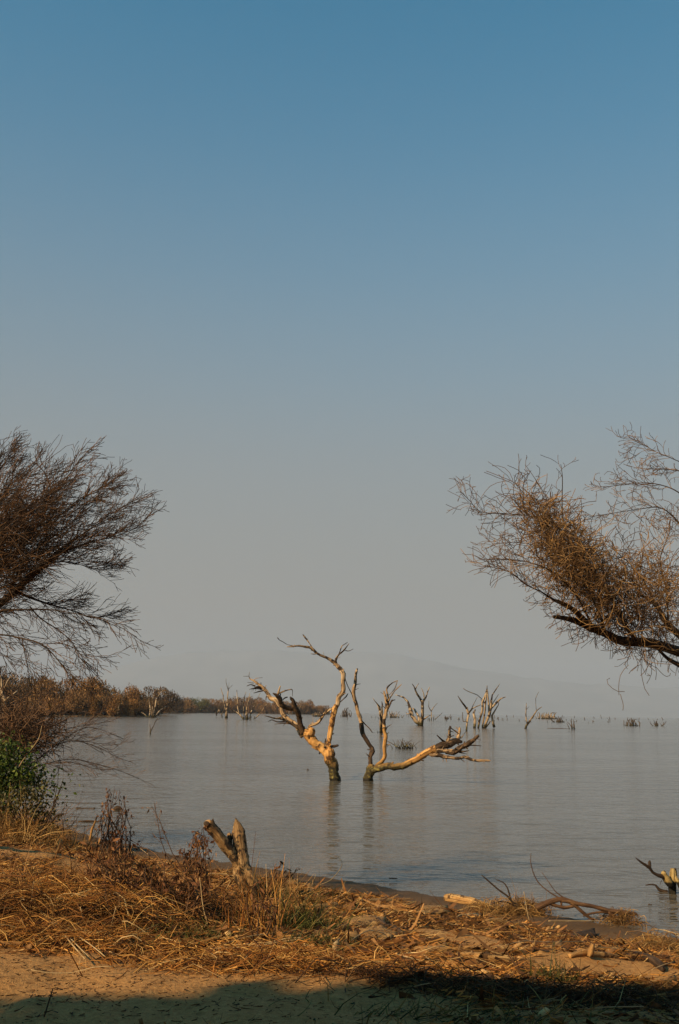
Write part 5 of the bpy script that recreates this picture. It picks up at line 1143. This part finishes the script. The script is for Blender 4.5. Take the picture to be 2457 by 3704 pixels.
UP = [
 ('thin white upright stem stuck in the litter right of the stump', [(1131, 3210, 6), (1137, 3185, 5), (1142, 3162, 3)], 'pale_stem'),
 ('slender pale twig slanting up to the water right of the stump', [(1150, 3205, 5), (1200, 3180, 5), (1238, 3128, 5), (1225, 3100, 3)], 'pale_stem'),
 ('upright white stem in front of the bent dead weed', [(755, 3360, 6), (735, 3280, 9), (728, 3215, 8), (722, 3175, 5)], 'pale_stem'),
 ('short forked pale stick standing left of the stump', [(815, 3225, 5), (828, 3200, 6), (835, 3185, 4)], 'pale_stem'),
 ('upright pale reed on the left side of the brush heap', [(395, 3385, 5), (405, 3340, 6), (420, 3280, 5)], 'pale_stem'),
 ('thin pale reed left of the upright one in the brush', [(312, 3380, 5), (305, 3330, 6), (290, 3280, 5)], 'pale_stem'),
 ('dark thin twig standing in the shaded sand at the lower left', [(160, 3680, 5), (178, 3620, 5), (192, 3575, 4)], 'drift_dark'),
 ('pale upright stick by the arched driftwood branch', [(1920, 3345, 6), (1910, 3310, 7), (1895, 3225, 4)], 'pale_stem'),
 ('small forked dead stem standing in shallows left of the tall weed', [(325, 3045, 9), (333, 3000, 9), (340, 2985, 8), (352, 2950, 4)], 'drift'),
 ('bare grey branch curving out from the olive bush', [(185, 2975, 9), (205, 2950, 8), (230, 2944, 6)], 'drift_dark'),
 ('pale bare stick slanting up out of the leafless shrub', [(112, 2712, 6), (140, 2672, 6), (152, 2625, 4)], 'pale_stem'),
 ('pale broken stick in the top of the green bush', [(70, 2772, 9), (80, 2755, 8), (90, 2740, 5)], 'pale_stem'),
]
for lab, pts, mt in UP:
    dd = G(*pts[0][:2])[1] if pts[0][1] > 2980 else 13.0
    stick('upright_stem', lab, 'stem', pts, mt, 'upright stems', 6, .12, 0, dd)

# floating wood
def floater(label, pts, cat='floating wood', mat='drift_dark'):
    c = Pz(pts[0][0], pts[0][1]); out = []
    for x, y, w in pts:
        p = P(x, y, c[1]); out.append((*p, max(.5 * w * c[1] / F, .004)))
    L = smooth_line(out, .05); base = np.array([c[0], c[1], 0.0]); mb = MB(); tubes(mb, L[:, :3], L[:, 3], 7, True, .3, 12, 3)
    tag(link('floating_wood', mb.mesh('floating_wood', base), M[mat], None, base), label, cat, 'floating wood')
floater('crooked pale-topped twig rising by the yellow water stump', [(2415, 3226, 14), (2395, 3224, 16), (2383, 3217, 12), (2372, 3203, 8), (2360, 3199, 6), (2335, 3202, 4)])
floater('small black snag floating below the yellow water stump', [(2345, 3272, 6), (2356, 3276, 10), (2366, 3280, 8)])
floater('lone dark twig floating off the middle of the shore', [(1408, 3177, 5), (1425, 3178, 6), (1438, 3178, 4)])
floater('dark floating log under the dead weed at the left', [(275, 2925, 12), (300, 2930, 16), (330, 2930, 14), (345, 2925, 8)])
floater('black jagged root floating behind the tall weed', [(415, 2930, 16), (425, 2922, 20), (440, 2928, 12)])
floater('thin floating bar right of the jagged root', [(438, 2946, 8), (452, 2949, 9), (466, 2952, 10)])
floater('long thin dark stick floating below the dark log', [(284, 2972, 5), (315, 2969, 7), (345, 2971, 6), (365, 2972, 3)])
floater('tiny dark twig floating left of the big dead trees', [(1110, 2785, 3), (1113, 2783, 4), (1118, 2786, 3)])
floater('dark line of driftwood floating far out by the Y-shaped tree', [(1980, 2634.5, 3), (2030, 2635.5, 4), (2060, 2637, 3)])

# ------------------------------------------------------------------ litter on the bank
def scatter(n, seed, x0=-6, x1=6, y0=4.6, y1=17.5, f=litter, power=1.0):
    rg = np.random.default_rng(seed); out = []
    tot = 0
    while tot < n:
        x = rg.uniform(x0, x1, n * 2); y = rg.uniform(y0, y1, n * 2)
        y = y0 + (y1 - y0) * ((y - y0) / (y1 - y0)) ** 1.25
        vis = np.abs(x) < 0.36 * y + .8
        keep = vis & (rg.random(n * 2) < f(x, y) ** power); out.append(np.stack([x[keep], y[keep]], 1)); tot += keep.sum()
    return np.concatenate(out)[:n], rg

def lay(n, seed, Lr, wr, hmax, tilt, yawmix, mat, name, label, k=3, f=litter, power=1.0, **kw):
    q, rg = scatter(n, seed, f=f, power=power, **kw); x, y = q[:, 0], q[:, 1]
    pile = np.clip(fbm2(x, y, 1.6, 77, 3) * .9 + .35, 0.05, 1)
    z = ground_h(x, y) + .004 + hmax * pile * rg.random(n) ** 1.5
    ya = np.where(rg.random(n) < yawmix, rg.normal(size=n) * .35 + fbm2(x, y, .8, 55, 2) * .9, rg.uniform(0, np.pi, n)); ya = ya + np.pi * (rg.random(n) < .5)
    ti = rg.normal(size=n) * tilt; D = np.stack([np.cos(ya) * np.cos(ti), np.sin(ya) * np.cos(ti), np.sin(ti)], 1)
    L = rg.uniform(Lr[0], Lr[1], n) * rg.uniform(.6, 1.2, n); w = rg.uniform(wr[0], wr[1], n)
    C = np.stack([x, y, z], 1) - D * (L / 2)[:, None]; gz = ground_h(C[:, 0], C[:, 1], False) 
    V, Q = blades(rg, C, D, L, w, L * rg.uniform(-.12, .2, n), k)
    o = link(name, mk_mesh(name, V, [Q], smooth=False), M[mat]); return tag(o, label, 'litter', kind='stuff')
lay(42000, 1, (.03, .11), (.003, .009), .03, .25, .4, 'straw_dk', 'leaf_litter', 'dark brown leaf and bark litter over the bank')
lay(40000, 2, (.05, .20), (.0025, .006), .07, .25, .6, 'straw', 'straw_litter', 'orange-brown straw and reed litter over the bank')
lay(4500, 3, (.14, .45), (.003, .0055), .09, .13, .75, 'straw_gold', 'reed_litter', 'longer golden reed stalks strewn over the bank')
lay(6500, 6, (.05, .28), (.008, .030), .05, .25, .7, 'bark', 'bark_flakes', 'curled flakes of orange-brown bark in the litter')
def near_shade(x, y): return np.clip(.45 + .6 * fbm2(x, y, 1.1, 65, 3), .04, 1) * np.clip((7.4 - y) / .8, 0, 1)  # dark crumbs on the near sand, their colour deepens the shade there
lay(3500, 5, (.012, .05), (.002, .005), .008, .08, .4, 'straw_dk', 'shade_bits', 'dark crumbs added on the near sand to deepen its shade', f=near_shade, y1=7.6)
def sparse(x, y): return np.clip(.25 + .3 * fbm2(x, y, 1.3, 61, 3), .03, 1) * np.clip((shore_y(x) - y - .4) / .8, 0, 1)
lay(5000, 4, (.02, .08), (.002, .005), .006, .06, .4, 'straw_dk', 'sand_debris', 'small dark bits scattered on the bare sand', f=sparse, power=1.5)

# wood chips: small blocky bits
q, rg = scatter(1300, 9); n = len(q); x, y = q[:, 0], q[:, 1]; z = ground_h(x, y) + .012
L = rg.uniform(.012, .05, n); wdt = L * rg.uniform(.2, .5, n); th = rg.uniform(.006, .02, n); ya = rg.normal(size=n) * .7; ti = rg.normal(size=n) * .25
D = np.stack([np.cos(ya) * np.cos(ti), np.sin(ya) * np.cos(ti), np.sin(ti)], 1); U = np.stack([-np.sin(ya), np.cos(ya), rg.normal(size=n) * .3], 1); U /= np.linalg.norm(U, axis=1, keepdims=True); Nn = np.cross(D, U)
C = np.stack([x, y, z], 1); cs = []
for a, b_, c in [(-1, -1, -1), (1, -.7, -1), (1, .8, -1), (-1, 1, -1), (-.9, -1, 1), (.8, -.7, 1), (.9, .7, 1), (-.8, .9, 1)]:
    cs.append(C + D * (a * L)[:, None] + U * (b_ * wdt)[:, None] + Nn * (c * th)[:, None])
V = np.stack(cs, 1).reshape(-1, 3); i = (np.arange(n) * 8)[:, None]
Q = np.concatenate([i + np.array([f_]) for f_ in [(0, 3, 2, 1), (4, 5, 6, 7), (0, 1, 5, 4), (1, 2, 6, 5), (2, 3, 7, 6), (3, 0, 4, 7)]])
tag(link('wood_chips', mk_mesh('wood_chips', V, [Q], smooth=False), M['chips']), 'tan wood chips mixed into the litter', 'litter', kind='stuff')

# brush heaps: piled dry stems some coloured dark in place of shaded gaps
def heap(name, label, blobs, n, mat, seed, Lr=(.2, .6), yaw=0.2):
    rg = np.random.default_rng(seed); PPs, RRs = [], []
    w = np.array([b_[4] for b_ in blobs], float); w /= w.sum()
    B_ = np.array(blobs)[rg.choice(len(blobs), p=w, size=n)]
    x = B_[:, 0] + rg.normal(size=n) * B_[:, 2] * .5; y = B_[:, 1] + rg.normal(size=n) * B_[:, 3] * .5; g_ = ground_h(x, y)
    e = np.exp(-(((x - B_[:, 0]) / B_[:, 2]) ** 2 + ((y - B_[:, 1]) / B_[:, 3]) ** 2)); z = g_ + rg.random(n) ** .8 * B_[:, 5] * e
    a = rg.normal(size=n) * .8 + yaw + np.pi * (rg.random(n) < .5); ti = rg.normal(size=n) * .35; L = rg.uniform(*Lr, n)
    d = np.stack([np.cos(a) * np.cos(ti), np.sin(a) * np.cos(ti), np.sin(ti)], 1); t = np.linspace(-.5, .5, 5)[None, :, None]
    PPs = np.stack([x, y, z], 1)[:, None] + (d * L[:, None])[:, None] * t - np.array([0, 0, 1.0]) * (L * .25 * rg.random(n))[:, None, None] * (t * 2) ** 2 + rg.normal(size=(n, 1, 3)) * .04 * np.cos(t * 3.14)
    PPs[..., 2] = np.maximum(PPs[..., 2], g_[:, None] - .01); RRs = np.linspace(1, .6, 5)[None] * (.0012 + .0042 * rg.random(n) ** 2)[:, None]
    mb = MB(); tubes(mb, np.array(PPs), np.array(RRs), 3, cap=False); tag(link(name, mb.mesh(name), M[mat]), label, 'brush', kind='stuff')
def gb(px, py, rx, ry, w, h): c = G(px, py); return (c[0], c[1], rx, ry, w, h)
heap('brush_heap', 'matted heap of dry brown stems on the left bank', [gb(80, 3330, .8, .55, 3, .28), (*gb(280, 3290, .7, .5, 3, .26),), gb(430, 3330, .6, .45, 2, .24), gb(200, 3400, .7, .3, 2, .12), gb(620, 3300, .45, .35, 1.5, .22), gb(0, 3250, .6, .6, 1.5, .26)], 3800, 'straw', 1)
heap('brush_heap', 'heap of dead twigs coloured dark as shaded hollows between weed and stump', [gb(560, 3260, .5, .3, 2, .2), gb(760, 3310, .4, .3, 1, .16), gb(130, 3260, .5, .3, 1, .26), gb(400, 3350, .5, .2, 1, .2), gb(640, 3340, .4, .2, 1, .18)], 1700, 'straw_dk', 2)
heap('straw_mat', 'tangled golden straw heaped at the foot of the arched branch', [gb(1800, 3308, .35, .22, 2, .14), gb(1900, 3305, .28, .2, 2, .16), gb(2250, 3345, .25, .2, 2, .16), gb(2400, 3440, .35, .3, 2, .14)], 1300, 'straw_gold', 3, (.1, .32))
heap('straw_mat', 'flattened straw drift in front of the stump', [gb(900, 3500, 1.0, .22, 2, .05), gb(1120, 3480, .8, .2, 2, .06), gb(520, 3450, .8, .18, 1.5, .05)], 1800, 'straw', 4, (.15, .5), .1)
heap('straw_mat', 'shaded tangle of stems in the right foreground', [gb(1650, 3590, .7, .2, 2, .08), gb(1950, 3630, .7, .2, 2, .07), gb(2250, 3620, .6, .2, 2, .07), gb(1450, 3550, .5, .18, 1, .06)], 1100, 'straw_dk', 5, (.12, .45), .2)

# ------------------------------------------------------------------ the tree behind the camera whose shade lies on the near sand
base = np.array([-4.6, -4.2, 0.0]); base[2] = float(ground_h(base[0], base[1])[0])
st_ = empty('shade_tree', base, 'leafy tree standing behind the viewer, seen only by its shade on the sand', 'tree')
rg = np.random.default_rng(40)
tr = smooth_line([(*(base - [0, 0, .2]), .25), (base[0] + .1, base[1], 2.0, .2), (base[0] + .3, base[1] + .3, 4.2, .15), (base[0] + .6, base[1] + .5, 5.8, .08)], .2)
mb = MB(); tubes(mb, tr[:, :3], tr[:, 3], 9, True, .2, 4); link('trunk', mb.mesh('trunk', base), M['thorn_bark'], st_)
# crown lobes placed up the sun's path from shaded ground spots
lob = []
def up_sun(px, py, h):
    g_ = G(px, py); t = (h - g_[2]) / TO_SUN[2]; return g_ + TO_SUN * t
for (px, py, h, r) in [(120, 3745, 4.6, .6), (500, 3735, 5.0, .5), (820, 3690, 5.4, .55), (1150, 3680, 5.2, .55), (1500, 3660, 5.6, .6), (1850, 3650, 5.4, .6), (2200, 3680, 5.0, .55), (2450, 3690, 5.6, .6), (1350, 3650, 5.6, .3), (1750, 3640, 5.2, .35), (930, 3610, 5.8, .3)]:
    lob.append((up_sun(px, py, h), r))
for k in range(44):
    p_ = np.array([rg.uniform(-8, 3.5), rg.uniform(-5.5, .6), rg.uniform(4.6, 6.4)]); lob.append((p_, rg.uniform(.7, 1.0)))  # thicker crown overhead, added to block sky and deepen the shade
for k in range(64):
    y_ = rg.uniform(-.5, 4.6); p_ = np.array([rg.uniform(-2, 5.5), y_, 3.9 + .9 * max(y_, .8) + rg.uniform(0, 1.2)]); lob.append((p_, rg.uniform(.6, .8)))  # more unseen lobes, added above the near bank to cut zenith skylight
for k in range(40):
    px_ = rg.uniform(-100, 2500); py_ = np.interp(px_, [0, 500, 700, 1000, 1500, 2457], [3660, 3650, 3610, 3590, 3590, 3620]) + rg.normal() * 22
    lob.append((up_sun(px_, py_, rg.uniform(4.4, 6)), rg.uniform(.08, .2)))
C = []
for c, r in lob:
    m_ = int(1100 * r) if r > .3 else int(260 * r); v = rg.normal(size=(m_, 3)); v /= np.linalg.norm(v, axis=1, keepdims=True); C.append(c + v * (r * rg.random(m_) ** .4)[:, None] * np.array([1, 1, .7]))
C = np.concatenate(C); V, T = leaves(rg, C, (.09, .17), (.25, .4))
tag(link('crown', mk_mesh('crown', V - base, [T], smooth=False), M['shade_leaf'], st_), kind='stuff')
for c, r in lob:
    if r < .3: continue
    t = np.linspace(0, 1, 6)[:, None]; p = tr[len(tr) * 2 // 3, :3] * (1 - t) + c * t + np.array([0, 0, .3]) * np.sin(t * 3.14); mb = MB(); tubes(mb, p, np.linspace(.06, .015, 6), 5); link('limb', mb.mesh('limb', base), M['thorn_bark'], st_)
